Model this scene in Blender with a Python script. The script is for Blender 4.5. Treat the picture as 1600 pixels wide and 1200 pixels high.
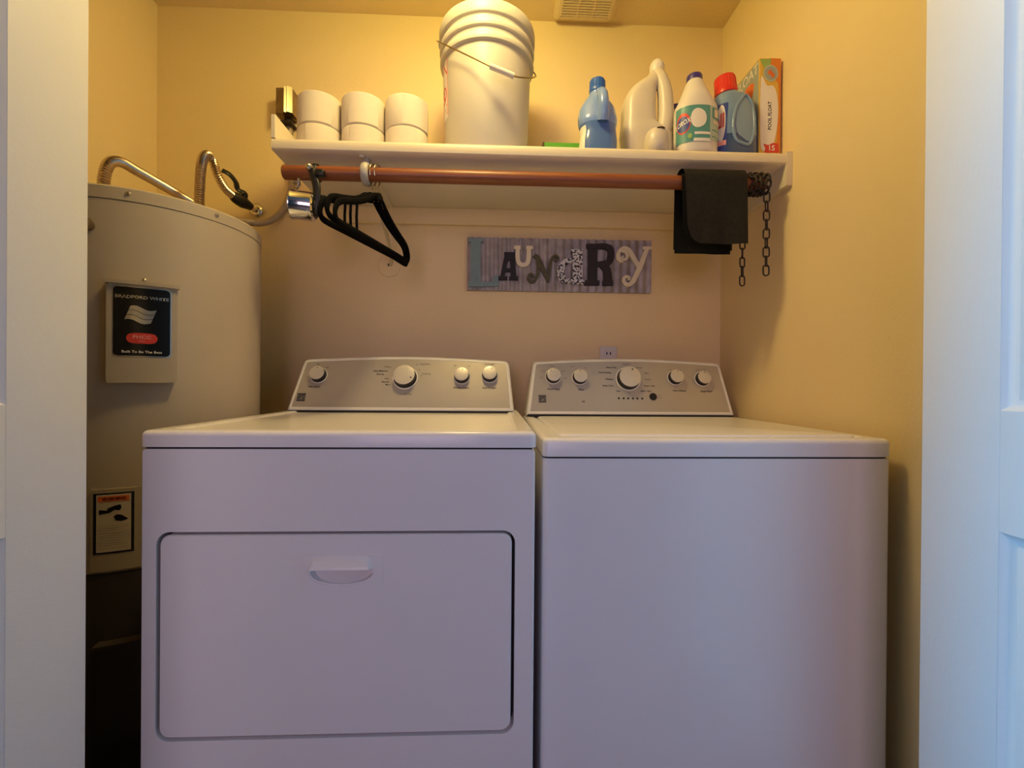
import bpy, bmesh, math, random
from mathutils import Vector, Matrix

random.seed(7)
for o in list(bpy.data.objects):
    bpy.data.objects.remove(o, do_unlink=True)
SC = bpy.context.scene
COL = SC.collection
PI = math.pi
rad = math.radians

# ---------------------------------------------------------------- camera
FPX = 690.0
YAW, ROLL, PITCH = rad(2.26), rad(.45), rad(-.17)
EYE = Vector((0, 0, 1.01))
_f = Vector((math.sin(YAW), math.cos(YAW), 0))
_r = Vector((math.cos(YAW), -math.sin(YAW), 0))
_u = Vector((0, 0, 1))
CF = _f * math.cos(PITCH) + _u * math.sin(PITCH)
_u2 = _u * math.cos(PITCH) - _f * math.sin(PITCH)
CR = _r * math.cos(ROLL) + _u2 * math.sin(ROLL)
CU = _u2 * math.cos(ROLL) - _r * math.sin(ROLL)
cam_d = bpy.data.cameras.new('camera')
cam = bpy.data.objects.new('camera', cam_d)
COL.objects.link(cam)
cam_d.sensor_fit = 'HORIZONTAL'
cam_d.sensor_width = 36
cam_d.lens = FPX / 1600 * 36
cam_d.clip_start = .02
m3 = Matrix((CR, CU, -CF)).transposed()
cam.matrix_world = Matrix.Translation(EYE) @ m3.to_4x4()
SC.camera = cam


def at(px, py, Y):
    """world point seen at a pixel of the 1600x1200 photo, at distance Y into the closet"""
    d = CF + CR * (px - 800) / FPX - CU * (py - 600) / FPX
    d = d * (Y / d.y)
    return Vector((d.x, Y, d.z + EYE.z))


# ---------------------------------------------------------------- world, lights, exposure
W = bpy.data.worlds.new('world')
SC.world = W
W.use_nodes = True
W.node_tree.nodes['Background'].inputs[0].default_value = (.55, .68, 1, 1)
W.node_tree.nodes['Background'].inputs[1].default_value = .02
SC.view_settings.view_transform = 'Standard'
SC.view_settings.look = 'None'
SC.view_settings.gamma = 1
SC.view_settings.use_curve_mapping = False
SC.view_settings.exposure = 0


def area(name, loc, target, sx, sy, power, color):
    l = bpy.data.lights.new(name, 'AREA')
    l.shape = 'RECTANGLE'
    l.size, l.size_y = sx, sy
    l.energy = power
    l.color = color
    o = bpy.data.objects.new(name, l)
    COL.objects.link(o)
    o.location = loc
    o.rotation_euler = (Vector(target) - Vector(loc)).to_track_quat('-Z', 'Y').to_euler()
    return o


# added blue daylight at an unseen side window, narrowed to strike the right door
area('added_side_light', (-1.93, .16, 1.25), (0, .16, 1.25), .40, 1.5, 74, (.05, .51, 1))
# added pinkish fill from an unseen rear window, lighting the machine fronts
area('added_rear_fill', (-.55, -2.62, 1.4), (-.55, 0, 1.4), 1.5, 1.3, 23, (1, .69, .88))
# warm lamp on the closet ceiling: a bare-bulb part and a broad downward part
LAMP_P = Vector((-.10, .95, 2.22))
BULB = bpy.data.lights.new('closet_bulb_light', 'POINT')
BULB.energy = 12
BULB.color = (1, .81, .22)
BULB.shadow_soft_size = .07
plo = bpy.data.objects.new('closet_bulb_light', BULB)
COL.objects.link(plo)
plo.location = LAMP_P
dl_ = area('closet_lamp_light', LAMP_P + Vector((0, 0, .09)), LAMP_P - Vector((0, 0, 1)), .18, .18, 4.1, (1, .68, .40))
dl_.data.shape = 'DISK'


# ---------------------------------------------------------------- materials
MATS = {}


def mat(name, color, rough=.5, metal=0., noise=0., nscale=40., bump=0., bscale=200., spec=.5, trans=0., sss=0.,
        coat=0., bdist=.002):
    if name in MATS:
        return MATS[name]
    m = bpy.data.materials.new(name)
    m.use_nodes = True
    nt = m.node_tree
    p = nt.nodes['Principled BSDF']
    p.inputs['Base Color'].default_value = (*color, 1)
    p.inputs['Roughness'].default_value = rough
    p.inputs['Metallic'].default_value = metal
    p.inputs['Specular IOR Level'].default_value = spec
    p.inputs['Transmission Weight'].default_value = trans
    p.inputs['Coat Weight'].default_value = coat
    if sss:
        p.inputs['Subsurface Weight'].default_value = sss
        p.inputs['Subsurface Radius'].default_value = (.02, .015, .01)
        p.inputs['Subsurface Scale'].default_value = .5
    tc = nt.nodes.new('ShaderNodeTexCoord')
    if noise:
        n = nt.nodes.new('ShaderNodeTexNoise')
        n.inputs['Scale'].default_value = nscale
        n.inputs['Detail'].default_value = 4
        nt.links.new(tc.outputs['Object'], n.inputs['Vector'])
        r = nt.nodes.new('ShaderNodeValToRGB')
        r.color_ramp.elements[0].position = .3
        r.color_ramp.elements[1].position = .7
        r.color_ramp.elements[0].color = (*[c * (1 - noise) for c in color], 1)
        r.color_ramp.elements[1].color = (*[min(1, c * (1 + noise)) for c in color], 1)
        nt.links.new(n.outputs['Fac'], r.inputs['Fac'])
        nt.links.new(r.outputs['Color'], p.inputs['Base Color'])
    if bump:
        n2 = nt.nodes.new('ShaderNodeTexNoise')
        n2.inputs['Scale'].default_value = bscale
        n2.inputs['Detail'].default_value = 3
        nt.links.new(tc.outputs['Object'], n2.inputs['Vector'])
        b = nt.nodes.new('ShaderNodeBump')
        b.inputs['Strength'].default_value = bump
        b.inputs['Distance'].default_value = bdist
        nt.links.new(n2.outputs['Fac'], b.inputs['Height'])
        nt.links.new(b.outputs['Normal'], p.inputs['Normal'])
    MATS[name] = m
    return m


def wood_mat(name, c1, c2, rough=.45):
    m = mat(name, c1, rough)
    nt = m.node_tree
    p = nt.nodes['Principled BSDF']
    tc = nt.nodes.new('ShaderNodeTexCoord')
    mp = nt.nodes.new('ShaderNodeMapping')
    mp.inputs['Scale'].default_value = (3, 60, 60)
    n = nt.nodes.new('ShaderNodeTexNoise')
    n.inputs['Scale'].default_value = 2.5
    n.inputs['Detail'].default_value = 5
    r = nt.nodes.new('ShaderNodeValToRGB')
    r.color_ramp.elements[0].position = .35
    r.color_ramp.elements[1].position = .68
    r.color_ramp.elements[0].color = (*c1, 1)
    r.color_ramp.elements[1].color = (*c2, 1)
    nt.links.new(tc.outputs['Object'], mp.inputs['Vector'])
    nt.links.new(mp.outputs['Vector'], n.inputs['Vector'])
    nt.links.new(n.outputs['Fac'], r.inputs['Fac'])
    nt.links.new(r.outputs['Color'], p.inputs['Base Color'])
    return m


def speckle_mat(name, c1, c2, scale):
    m = mat(name, c1, .6)
    nt = m.node_tree
    p = nt.nodes['Principled BSDF']
    tc = nt.nodes.new('ShaderNodeTexCoord')
    n = nt.nodes.new('ShaderNodeTexNoise')
    n.inputs['Scale'].default_value = scale
    n.inputs['Detail'].default_value = 2
    r = nt.nodes.new('ShaderNodeValToRGB')
    r.color_ramp.interpolation = 'LINEAR'
    r.color_ramp.elements[0].position = .44
    r.color_ramp.elements[1].position = .52
    r.color_ramp.elements[0].color = (*c1, 1)
    r.color_ramp.elements[1].color = (*c2, 1)
    nt.links.new(tc.outputs['Object'], n.inputs['Vector'])
    nt.links.new(n.outputs['Fac'], r.inputs['Fac'])
    nt.links.new(r.outputs['Color'], p.inputs['Base Color'])
    return m


M_wall = mat('wall_paint', (.86, .68, .38), .6, noise=.02, nscale=3, bump=.25, bscale=130, bdist=.003)
M_ceil = mat('ceiling_paint', (.84, .67, .39), .7, noise=.02, nscale=3, bump=.3, bscale=110, bdist=.003)
M_hall = mat('hall_paint', (.16, .13, .11), .7, noise=.02, nscale=3)  # made dark so the unseen hall bounces little light into the closet
M_floor = wood_mat('floor_boards', (.07, .04, .025), (.11, .065, .04), .45)
M_door = mat('door_paint', (.87, .86, .85), .45, noise=.015, nscale=5, bump=.12, bscale=160)
M_shelf = mat('shelf_paint', (.76, .67, .50), .4, noise=.02, nscale=8)
M_hook = mat('greyish_white_metal', (.50, .47, .40), .4, noise=.06, nscale=60)  # greyish white with slight random mottling
M_brkt = mat('bracket_paint', (.62, .50, .30), .5, noise=.03)
M_enamel = mat('white_enamel', (.88, .865, .88), .22, noise=.01, nscale=6, bump=.03, bscale=220, bdist=.001)
M_plw = mat('white_plastic_trim', (.80, .78, .74), .32, noise=.01)
M_panel = mat('satin_panel', (.50, .46, .42), .36, metal=.4, noise=.02, nscale=15)
M_gap = mat('dark_gap', (.015, .015, .016), .8, noise=.1)
M_black = mat('black_plastic', (.006, .006, .0065), .4, noise=.1)
M_foil = mat('silver_foil', (.80, .78, .74), .28, metal=.9, noise=.02)
M_cap = mat('silver_knob_cap', (.66, .62, .57), .35, metal=.35, noise=.02)
M_ink = mat('panel_ink', (.05, .045, .045), .6, noise=.05)
M_inkl = mat('panel_ink_grey', (.22, .19, .17), .6, noise=.05)
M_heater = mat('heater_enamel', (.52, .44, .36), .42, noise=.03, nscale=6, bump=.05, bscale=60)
M_heaterd = mat('heater_shaded_jacket', (.055, .042, .035), .5, noise=.05, nscale=6)  # shade low on the heater, put into the colour
M_heaterp = mat('heater_cover_paint', (.46, .39, .31), .4, noise=.02)
M_flex = mat('flexible_copper_steel', (.56, .44, .33), .28, metal=1, noise=.06, nscale=60)
M_condu = mat('grey_conduit', (.42, .35, .29), .45, metal=.5, noise=.05, nscale=60)
M_chrome = mat('chrome', (.80, .78, .76), .12, metal=1, noise=.02)
M_steel = mat('steel', (.50, .46, .42), .3, metal=1, noise=.06, nscale=50)
M_rust = mat('dark_iron', (.045, .036, .032), .5, metal=.6, noise=.25, nscale=120)
M_brass = mat('aged_metal', (.34, .25, .15), .32, metal=.9, noise=.15, nscale=60)
M_rod = wood_mat('rod_wood', (.22, .062, .018), (.29, .09, .028), .4)
M_velvet = mat('black_velvet', (.0035, .003, .0035), .85, noise=.2, nscale=200, spec=.08)
M_gold = mat('hook_wire', (.75, .62, .42), .2, metal=1, noise=.03)
M_cloth = mat('charcoal_cloth', (.050, .046, .038), .9, noise=.12, nscale=90, bump=.3, bscale=700, bdist=.001, spec=.2)
M_clothb = mat('black_cloth', (.018, .017, .016), .9, noise=.12, nscale=90, spec=.2)
M_tp = mat('tissue_paper', (.69, .62, .52), .95, noise=.015, nscale=60, bump=.2, bscale=260, bdist=.001, spec=.1)
M_card = mat('cardboard', (.45, .33, .22), .9, noise=.05)
M_bucket = mat('bucket_plastic', (.54, .50, .44), .42, noise=.015, nscale=5, sss=.25)
M_wire = mat('bail_wire', (.30, .22, .12), .35, metal=.9, noise=.05)
M_jug = mat('milky_plastic', (.64, .57, .47), .36, noise=.015, nscale=6, sss=.2)
M_white = mat('white_plastic', (.72, .67, .61), .35, noise=.01, sss=.1)
M_bcap = mat('blue_cap', (.02, .10, .42), .35, noise=.03)
M_bbody = mat('blue_clear_plastic', (.20, .32, .66), .16, noise=.02, nscale=8, sss=.3, coat=.3)
M_bliq = mat('blue_liquid_behind_plastic', (.10, .19, .46), .16, noise=.02, nscale=8, sss=.3, coat=.3)
M_dbody = mat('pale_blue_plastic', (.21, .33, .50), .2, noise=.02, nscale=8, sss=.2, coat=.3)
M_dliq = mat('deep_blue_liquid', (.045, .09, .24), .2, noise=.02, nscale=8, coat=.3)
M_red = mat('red_plastic', (.70, .03, .02), .35, noise=.02)
M_purple = mat('purple_cap', (.05, .03, .22), .35, noise=.03)
M_teal = mat('label_teal', (.09, .29, .27), .45, noise=.05, nscale=30)
M_tealp = mat('label_pale_teal', (.45, .55, .45), .5, noise=.03)
M_lblue = mat('label_blue', (.03, .06, .30), .45, noise=.03)
M_lred = mat('label_red', (.65, .05, .04), .45, noise=.03)
M_lwhite = mat('label_white', (.80, .76, .70), .5, noise=.02)
M_lcream = mat('label_cream', (.78, .68, .50), .5, noise=.02)
M_lgreen = mat('label_green', (.30, .46, .12), .5, noise=.03)
M_lpink = mat('label_pink', (.80, .36, .36), .5, noise=.03)
M_yel = mat('box_yellow', (.72, .46, .07), .5, noise=.03)
M_or = mat('box_orange', (.72, .22, .03), .5, noise=.03)
M_bgrey = mat('box_grey_blue', (.34, .38, .36), .5, noise=.05, nscale=30)
M_bgreen = mat('box_green', (.10, .38, .03), .5, noise=.03)
M_lblack = mat('label_black', (.010, .010, .012), .22, noise=.1)
M_lor = mat('label_orange', (.75, .16, .03), .5, noise=.05)
M_paper = mat('label_paper', (.62, .54, .44), .6, noise=.03)
M_tin = mat('galvanised_tin', (.36, .32, .31), .5, metal=.35, noise=.22, nscale=26)
M_sblue = mat('letter_blue', (.20, .30, .31), .6, noise=.06)
M_scream = mat('letter_cream', (.78, .70, .50), .6, noise=.04)
M_solive = mat('letter_olive', (.10, .085, .035), .6, noise=.08)
M_sbrown = mat('letter_brown', (.022, .014, .012), .6, noise=.1)
M_sblk = mat('letter_black', (.012, .010, .010), .6, noise=.1)
M_sspk = speckle_mat('letter_damask', (.02, .02, .025), (.70, .68, .68), 115)
M_vent = mat('vent_plastic', (.78, .64, .42), .5, noise=.02)
M_vdark = mat('vent_dark', (.10, .06, .03), .8, noise=.1)
M_outlet = mat('outlet_plastic', (.72, .66, .62), .4, noise=.01)


# ---------------------------------------------------------------- helpers
def wm(o):
    m = Matrix.Identity(4)
    while o:
        m = Matrix.LocRotScale(o.location, o.rotation_euler, o.scale) @ m
        o = o.parent
    return m


def obj(name, bm, m, parent=None, smooth=35, label=None):
    if parent:
        bm.transform(wm(parent).inverted())
    bmesh.ops.recalc_face_normals(bm, faces=bm.faces)
    me = bpy.data.meshes.new(name)
    bm.to_mesh(me)
    bm.free()
    for mm in (m if isinstance(m, (list, tuple)) else [m]):
        me.materials.append(mm)
    if smooth:
        me.shade_smooth()
        me.set_sharp_from_angle(angle=rad(smooth))
    o = bpy.data.objects.new(name, me)
    COL.objects.link(o)
    if parent:
        o.parent = parent
    if label:
        o['label'] = label
    return o


def thing(name, label, cat, loc, group=None, rotz=0):
    o = bpy.data.objects.new(name, None)
    o.empty_display_size = .05
    COL.objects.link(o)
    o.location = loc
    o.rotation_euler = (0, 0, rotz)
    return tag(o, label, cat, group)


def tag(o, label, cat, group=None):
    o['label'] = label
    o['category'] = cat
    if group:
        o['group'] = group
    return o


def struct(name, bm, m, smooth=35):
    o = obj(name, bm, m, None, smooth)
    o['kind'] = 'structure'
    return o


def dup(root, loc, label=None, rotz=None):
    r = root.copy()
    COL.objects.link(r)
    r.location = loc
    if rotz is not None:
        r.rotation_euler = (0, 0, rotz)
    if label:
        r['label'] = label
    for ch in list(root.children):
        c = ch.copy()
        COL.objects.link(c)
        c.parent = r
        for g in list(ch.children):
            d = g.copy()
            COL.objects.link(d)
            d.parent = c
    return r


def new():
    return bmesh.new()


def box(bm, x0, x1, y0, y1, z0, z1, bev=0, seg=2):
    t = bmesh.new()
    bmesh.ops.create_cube(t, size=1)
    for v in t.verts:
        v.co = Vector(((x0 + x1) / 2 + v.co.x * (x1 - x0), (y0 + y1) / 2 + v.co.y * (y1 - y0),
                       (z0 + z1) / 2 + v.co.z * (z1 - z0)))
    if bev:
        bmesh.ops.bevel(t, geom=list(t.edges), offset=bev, segments=seg, profile=.5, affect='EDGES')
    merge(bm, t)
    return bm


def merge(bm, t, M=None):
    if M is not None:
        t.transform(M)
    me = bpy.data.meshes.new('tmp')
    t.to_mesh(me)
    t.free()
    bm.from_mesh(me)
    bpy.data.meshes.remove(me)


def rrect(cx, cz, w, h, r, n=6):
    pts = []
    for (sx, sz, a0) in ((1, 1, 0), (-1, 1, 90), (-1, -1, 180), (1, -1, 270)):
        for k in range(n + 1):
            a = rad(a0 + 90 * k / n)
            pts.append((cx + sx * (w / 2 - r) + r * math.cos(a), cz + sz * (h / 2 - r) + r * math.sin(a)))
    return pts


def ellipse(cx, cz, rx, rz, n=28):
    return [(cx + rx * math.cos(2 * PI * k / n), cz + rz * math.sin(2 * PI * k / n)) for k in range(n)]


def loops(bm, rings, cap0=True, cap1=True, closed=True):
    """skin successive rings (lists of Vector)"""
    vr = [[bm.verts.new(p) for p in r] for r in rings]
    n = len(rings[0])
    for a, b in zip(vr, vr[1:]):
        for i in range(n if closed else n - 1):
            j = (i + 1) % n
            bm.faces.new((a[i], a[j], b[j], b[i]))
    if cap0:
        bm.faces.new(vr[0])
    if cap1:
        bm.faces.new(vr[-1])
    return vr


def plate(bm, pts, fn, t0, t1, bev=0):
    """2D outline -> prism; fn(u, v, t) maps to 3D; bev rounds the t1 rim"""
    if not bev:
        loops(bm, [[fn(u, v, t0) for u, v in pts], [fn(u, v, t1) for u, v in pts]])
        return bm
    cx = sum(p[0] for p in pts) / len(pts)
    cy = sum(p[1] for p in pts) / len(pts)
    rings = [[fn(u, v, t0) for u, v in pts]]
    s = 1 if t1 > t0 else -1
    for k in range(4):
        a = rad(90 * k / 3)
        ins = bev * (1 - math.cos(a))
        t = t1 - s * bev * (1 - math.sin(a))
        rings.append([fn(u, v, t) for u, v in inset(pts, ins)])
    loops(bm, rings)
    return bm


def inset(pts, d):
    if d == 0:
        return list(pts)
    n = len(pts)
    area2 = sum(pts[i][0] * pts[(i + 1) % n][1] - pts[(i + 1) % n][0] * pts[i][1] for i in range(n))
    s = 1 if area2 > 0 else -1
    out = []
    for i in range(n):
        p0, p1, p2 = Vector(pts[i - 1]), Vector(pts[i]), Vector(pts[(i + 1) % n])
        e1 = (p1 - p0)
        e2 = (p2 - p1)
        e1 = e1.normalized() if e1.length > 1e-9 else e2.normalized()
        e2 = e2.normalized() if e2.length > 1e-9 else e1
        n1 = Vector((-e1.y, e1.x)) * s
        n2 = Vector((-e2.y, e2.x)) * s
        b = n1 + n2
        b = b / max(.3, b.dot(n1)) if b.length > 1e-6 else n1
        out.append(tuple(p1 + b * d))
    return out


def frontal(u, v, t):
    return Vector((u, t, v))


def lathe(bm, prof, origin=(0, 0, 0), axis=(0, 0, 1), seg=40, cap0=False, cap1=False):
    q = Vector((0, 0, 1)).rotation_difference(Vector(axis).normalized()).to_matrix()
    o = Vector(origin)
    rings = []
    for r, h in prof:
        r = max(r, 1e-5)
        rings.append([o + q @ Vector((r * math.cos(2 * PI * k / seg), r * math.sin(2 * PI * k / seg), h)) for k in range(seg)])
    loops(bm, rings, cap0, cap1)
    return bm


def catmull(pts, n=8, closed=False):
    pts = [Vector(p) for p in pts]
    out = []
    N = len(pts)
    rng = range(N) if closed else range(N - 1)
    for i in rng:
        if closed:
            p0, p1, p2, p3 = pts[i - 1], pts[i], pts[(i + 1) % N], pts[(i + 2) % N]
        else:
            p1, p2 = pts[i], pts[i + 1]
            p0 = pts[i - 1] if i > 0 else p1 * 2 - p2
            p3 = pts[i + 2] if i + 2 < N else p2 * 2 - p1
        for k in range(n):
            t = k / n
            out.append(.5 * ((2 * p1) + (p2 - p0) * t + (2 * p0 - 5 * p1 + 4 * p2 - p3) * t * t +
                             (3 * p1 - p0 - 3 * p2 + p3) * t ** 3))
    if not closed:
        out.append(pts[-1])
    return out


def tube(bm, pts, r, seg=10, closed=False, flat=1.0, flat_dir=None):
    pts = [Vector(p) for p in pts]
    N = len(pts)
    rs = r if isinstance(r, (list, tuple)) else [r] * N
    tang = []
    for i in range(N):
        if closed:
            t = pts[(i + 1) % N] - pts[i - 1]
        else:
            t = pts[min(i + 1, N - 1)] - pts[max(i - 1, 0)]
        tang.append(t.normalized())
    if flat_dir is not None:
        nrm = Vector(flat_dir)
    else:
        nrm = Vector((0, 0, 1)) if abs(tang[0].z) < .9 else Vector((1, 0, 0))
    rings = []
    for i in range(N):
        t = tang[i]
        if flat_dir is not None:
            nrm = Vector(flat_dir)
        nrm = (nrm - t * nrm.dot(t)).normalized()
        b = t.cross(nrm)
        rings.append([pts[i] + (nrm * math.cos(2 * PI * k / seg) * flat + b * math.sin(2 * PI * k / seg)) * rs[i] for k in range(seg)])
    if closed:
        vr = [[bm.verts.new(p) for p in q] for q in rings]
        # align the last ring with the first
        a, b0 = vr[-1], vr[0]
        best = min(range(seg), key=lambda s: sum((a[i].co - b0[(i + s) % seg].co).length for i in range(seg)))
        for x, y in zip(vr, vr[1:]):
            for i in range(seg):
                j = (i + 1) % seg
                bm.faces.new((x[i], x[j], y[j], y[i]))
        for i in range(seg):
            j = (i + 1) % seg
            bm.faces.new((a[i], a[j], b0[(j + best) % seg], b0[(i + best) % seg]))
    else:
        loops(bm, rings)
    return bm


def resample(pts, step):
    out = [pts[0]]
    acc = 0
    for a, b in zip(pts, pts[1:]):
        L = (b - a).length
        d = step - acc
        while d <= L:
            out.append(a.lerp(b, d / L))
            d += step
        acc = L - (d - step)
    out.append(pts[-1])
    return out


def corrugated(bm, ctrl, r, amp=.0016, pitch=.0070, seg=14):
    p = resample(catmull(ctrl, 24), pitch / 4)
    rs = [r + amp * math.cos(2 * PI * i / 4) for i in range(len(p))]
    return tube(bm, p, rs, seg)


def sec_interp(secs, z):
    if z <= secs[0][0]:
        return secs[0]
    for a, b in zip(secs, secs[1:]):
        if z <= b[0]:
            t = (z - a[0]) / (b[0] - a[0]) if b[0] > a[0] else 0
            return tuple(x + (y - x) * t for x, y in zip(a, b))
    return secs[-1]


def smooth_secs(secs, n=5):
    """Catmull through the sections (componentwise)"""
    out = []
    N = len(secs)
    for i in range(N - 1):
        p1, p2 = secs[i], secs[i + 1]
        p0 = secs[i - 1] if i else p1
        p3 = secs[i + 2] if i + 2 < N else p2
        for k in range(n):
            t = k / n
            row = [p1[0] + (p2[0] - p1[0]) * t]
            for c in range(1, len(p1)):
                m1 = (p2[c] - p0[c]) / max(1e-6, p2[0] - p0[0]) * (p2[0] - p1[0]) if p2[0] > p0[0] else 0
                m2 = (p3[c] - p1[c]) / max(1e-6, p3[0] - p1[0]) * (p2[0] - p1[0]) if p3[0] > p1[0] else 0
                h = (2 * t ** 3 - 3 * t * t + 1) * p1[c] + (t ** 3 - 2 * t * t + t) * m1 + (-2 * t ** 3 + 3 * t * t) * p2[c] + (t ** 3 - t * t) * m2
                row.append(h)
            out.append(tuple(row))
    out.append(secs[-1])
    return out


def sup(s, a, off=0):
    """point on a superellipse section (z,cx,cy,rx,ry,n) at angle a"""
    z, cx, cy, rx, ry, n = s
    c, d = math.cos(a), math.sin(a)
    e = 2 / n
    return Vector((cx + math.copysign(abs(c) ** e, c) * (rx + off), cy + math.copysign(abs(d) ** e, d) * (ry + off), z))


def loft(bm, secs, seg=40, split=None):
    vr = loops(bm, [[sup(s, 2 * PI * k / seg) for k in range(seg)] for s in secs])
    if split is not None:
        for f in bm.faces:
            if f.calc_center_median().z < split:
                f.material_index = 1
    return bm


def patch(bm, secs, a0, a1, z0, z1, off=.0008, na=16, nz=8, mask=None):
    """label lying on a lofted bottle between two angles (degrees) and two heights"""
    g = []
    for j in range(nz + 1):
        z = z0 + (z1 - z0) * j / nz
        s = sec_interp(secs, z)
        s = (z,) + tuple(s[1:])
        g.append([bm.verts.new(sup(s, rad(a0 + (a1 - a0) * i / na), off)) for i in range(na + 1)])
    for j in range(nz):
        for i in range(na):
            bm.faces.new((g[j][i], g[j][i + 1], g[j + 1][i + 1], g[j + 1][i]))
    return bm


def ell_patch(bm, secs, ac, zc, da, dz, off=.0014, n=24, rings=4):
    """elliptical label on a lofted bottle"""
    def P(a, z):
        s = sec_interp(secs, z)
        return sup((z,) + tuple(s[1:]), rad(a), off)
    c = bm.verts.new(P(ac, zc))
    prev = None
    for k in range(1, rings + 1):
        f = k / rings
        ring = [bm.verts.new(P(ac + da * f * math.cos(2 * PI * i / n), zc + dz * f * math.sin(2 * PI * i / n))) for i in range(n)]
        for i in range(n):
            j = (i + 1) % n
            if prev is None:
                bm.faces.new((c, ring[i], ring[j]))
            else:
                bm.faces.new((prev[i], ring[i], ring[j], prev[j]))
        prev = ring
    return bm


def text_bm(body, size, align='CENTER', bold=0.0, sx=1.0):
    cu = bpy.data.curves.new('txt', 'FONT')
    cu.body = body
    cu.size = size
    cu.align_x = align
    cu.align_y = 'CENTER'
    cu.offset = bold * size
    cu.resolution_u = 2
    o = bpy.data.objects.new('txt', cu)
    COL.objects.link(o)
    dg = bpy.context.evaluated_depsgraph_get()
    me = bpy.data.meshes.new_from_object(o.evaluated_get(dg))
    t = bmesh.new()
    t.from_mesh(me)
    bpy.data.meshes.remove(me)
    bpy.data.objects.remove(o, do_unlink=True)
    bpy.data.curves.remove(cu)
    if sx != 1:
        for v in t.verts:
            v.co.x *= sx
    return t


def text_map(bm, body, size, fn, bold=0.0, sx=1.0, align='CENTER'):
    t = text_bm(body, size, align, bold, sx)
    for v in t.verts:
        v.co = fn(v.co.x, v.co.y)
    merge(bm, t)


def ribbon(bm, path, widths, fn, t0, t1, smooth=0):
    """flat band following a 2D path, extruded from t0 to t1"""
    P = [Vector((p[0], p[1], 0)) for p in path]
    if smooth:
        P = catmull(P, smooth)
    N = len(P)
    if not isinstance(widths, (list, tuple)):
        widths = [widths] * N
    elif len(widths) != N:
        k = len(widths) - 1
        widths = [widths[min(k - 1, int(i * k / (N - 1)))] * (1 - (i * k / (N - 1) - min(k - 1, int(i * k / (N - 1))))) +
                  widths[min(k - 1, int(i * k / (N - 1))) + 1] * (i * k / (N - 1) - min(k - 1, int(i * k / (N - 1)))) for i in range(N)]
    L, R = [], []
    for i in range(N):
        t = (P[min(i + 1, N - 1)] - P[max(i - 1, 0)]).normalized()
        nn = Vector((-t.y, t.x, 0)) * widths[i] / 2
        L.append(P[i] + nn)
        R.append(P[i] - nn)
    rings = []
    for i in range(N):
        rings.append([fn(L[i].x, L[i].y, t0), fn(L[i].x, L[i].y, t1), fn(R[i].x, R[i].y, t1), fn(R[i].x, R[i].y, t0)])
    loops(bm, rings)
    return bm


def ray_poly(c, a, poly):
    dx, dy = math.cos(a), math.sin(a)
    best = None
    n = len(poly)
    for i in range(n):
        (px, py), (qx, qy) = poly[i], poly[(i + 1) % n]
        ex, ey = qx - px, qy - py
        den = dx * ey - dy * ex
        if abs(den) < 1e-14:
            continue
        wx, wy = px - c[0], py - c[1]
        t = (wx * ey - wy * ex) / den
        s = (wx * dy - wy * dx) / den
        if t > 0 and -1e-3 <= s <= 1 + 1e-3 and (best is None or t > best):
            best = t
    return (c[0] + dx * best, c[1] + dy * best)


def face_with_hole(outer, inner):
    """matching outer / inner rings (2D) for a flat face with a hole"""
    cx = sum(p[0] for p in inner) / len(inner)
    cy = sum(p[1] for p in inner) / len(inner)
    A = sorted({round(math.atan2(p[1] - cy, p[0] - cx), 7) for p in list(outer) + list(inner)})
    return [ray_poly((cx, cy), a, outer) for a in A], [ray_poly((cx, cy), a, inner) for a in A]


# ================================================================ the setting
XL, XR, YB, ZC = -1.228, .857, 1.65, 2.363
bm = new(); box(bm, -2.1, 2.1, -2.8, 1.8, -.06, 0); struct('floor', bm, M_floor)
bm = new(); box(bm, -2.1, 2.1, .60, 1.8, ZC, ZC + .08); struct('ceiling', bm, M_ceil)
bm = new(); box(bm, -2.1, 2.1, -2.8, .60, ZC, ZC + .08); struct('ceiling', bm, M_hall)
bm = new(); box(bm, XL - .1, XR + .1, YB, YB + .1, 0, ZC); struct('wall_back', bm, M_wall)
bm = new(); box(bm, XL - .1, XL, .60, YB, 0, ZC); struct('wall_left', bm, M_wall)
bm = new(); box(bm, XR, XR + .1, .60, YB, 0, ZC); struct('wall_right', bm, M_wall)
JL, JR = -.690, .775
bm = new()
box(bm, -2.0, JL, .60, .715, 0, ZC)
box(bm, JR, 2.0, .60, .715, 0, ZC)
box(bm, JL, JR, .60, .715, 2.04, ZC)
struct('wall_front', bm, M_hall)
bm = new()
box(bm, -2.1, -2.0, -2.7, -.06, 0, ZC)
box(bm, -2.1, -2.0, .38, .715, 0, ZC)
box(bm, -2.1, -2.0, -.06, .38, 0, .45)
box(bm, -2.1, -2.0, -.06, .38, 2.05, ZC)
struct('wall_hall_left', bm, M_hall)
bm = new(); box(bm, 2.0, 2.1, -2.7, .715, 0, ZC); struct('wall_hall_right', bm, M_hall)
bm = new()
box(bm, -2.1, -1.35, -2.8, -2.7, 0, ZC)
box(bm, .25, 2.1, -2.8, -2.7, 0, ZC)
box(bm, -1.35, .25, -2.8, -2.7, 0, .7)
box(bm, -1.35, .25, -2.8, -2.7, 2.1, ZC)
struct('wall_rear', bm, M_hall)


def win_frame(bm, u0, u1, z0, z1, fn):
    for a, b, c, d in ((u0, u1, z0, z0 + .05), (u0, u1, z1 - .05, z1), (u0, u0 + .05, z0, z1), (u1 - .05, u1, z0, z1),
                       (u0, u1, (z0 + z1) / 2 - .02, (z0 + z1) / 2 + .02)):
        plate(bm, [(a, c), (b, c), (b, d), (a, d)], fn, 0, .04)


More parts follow.
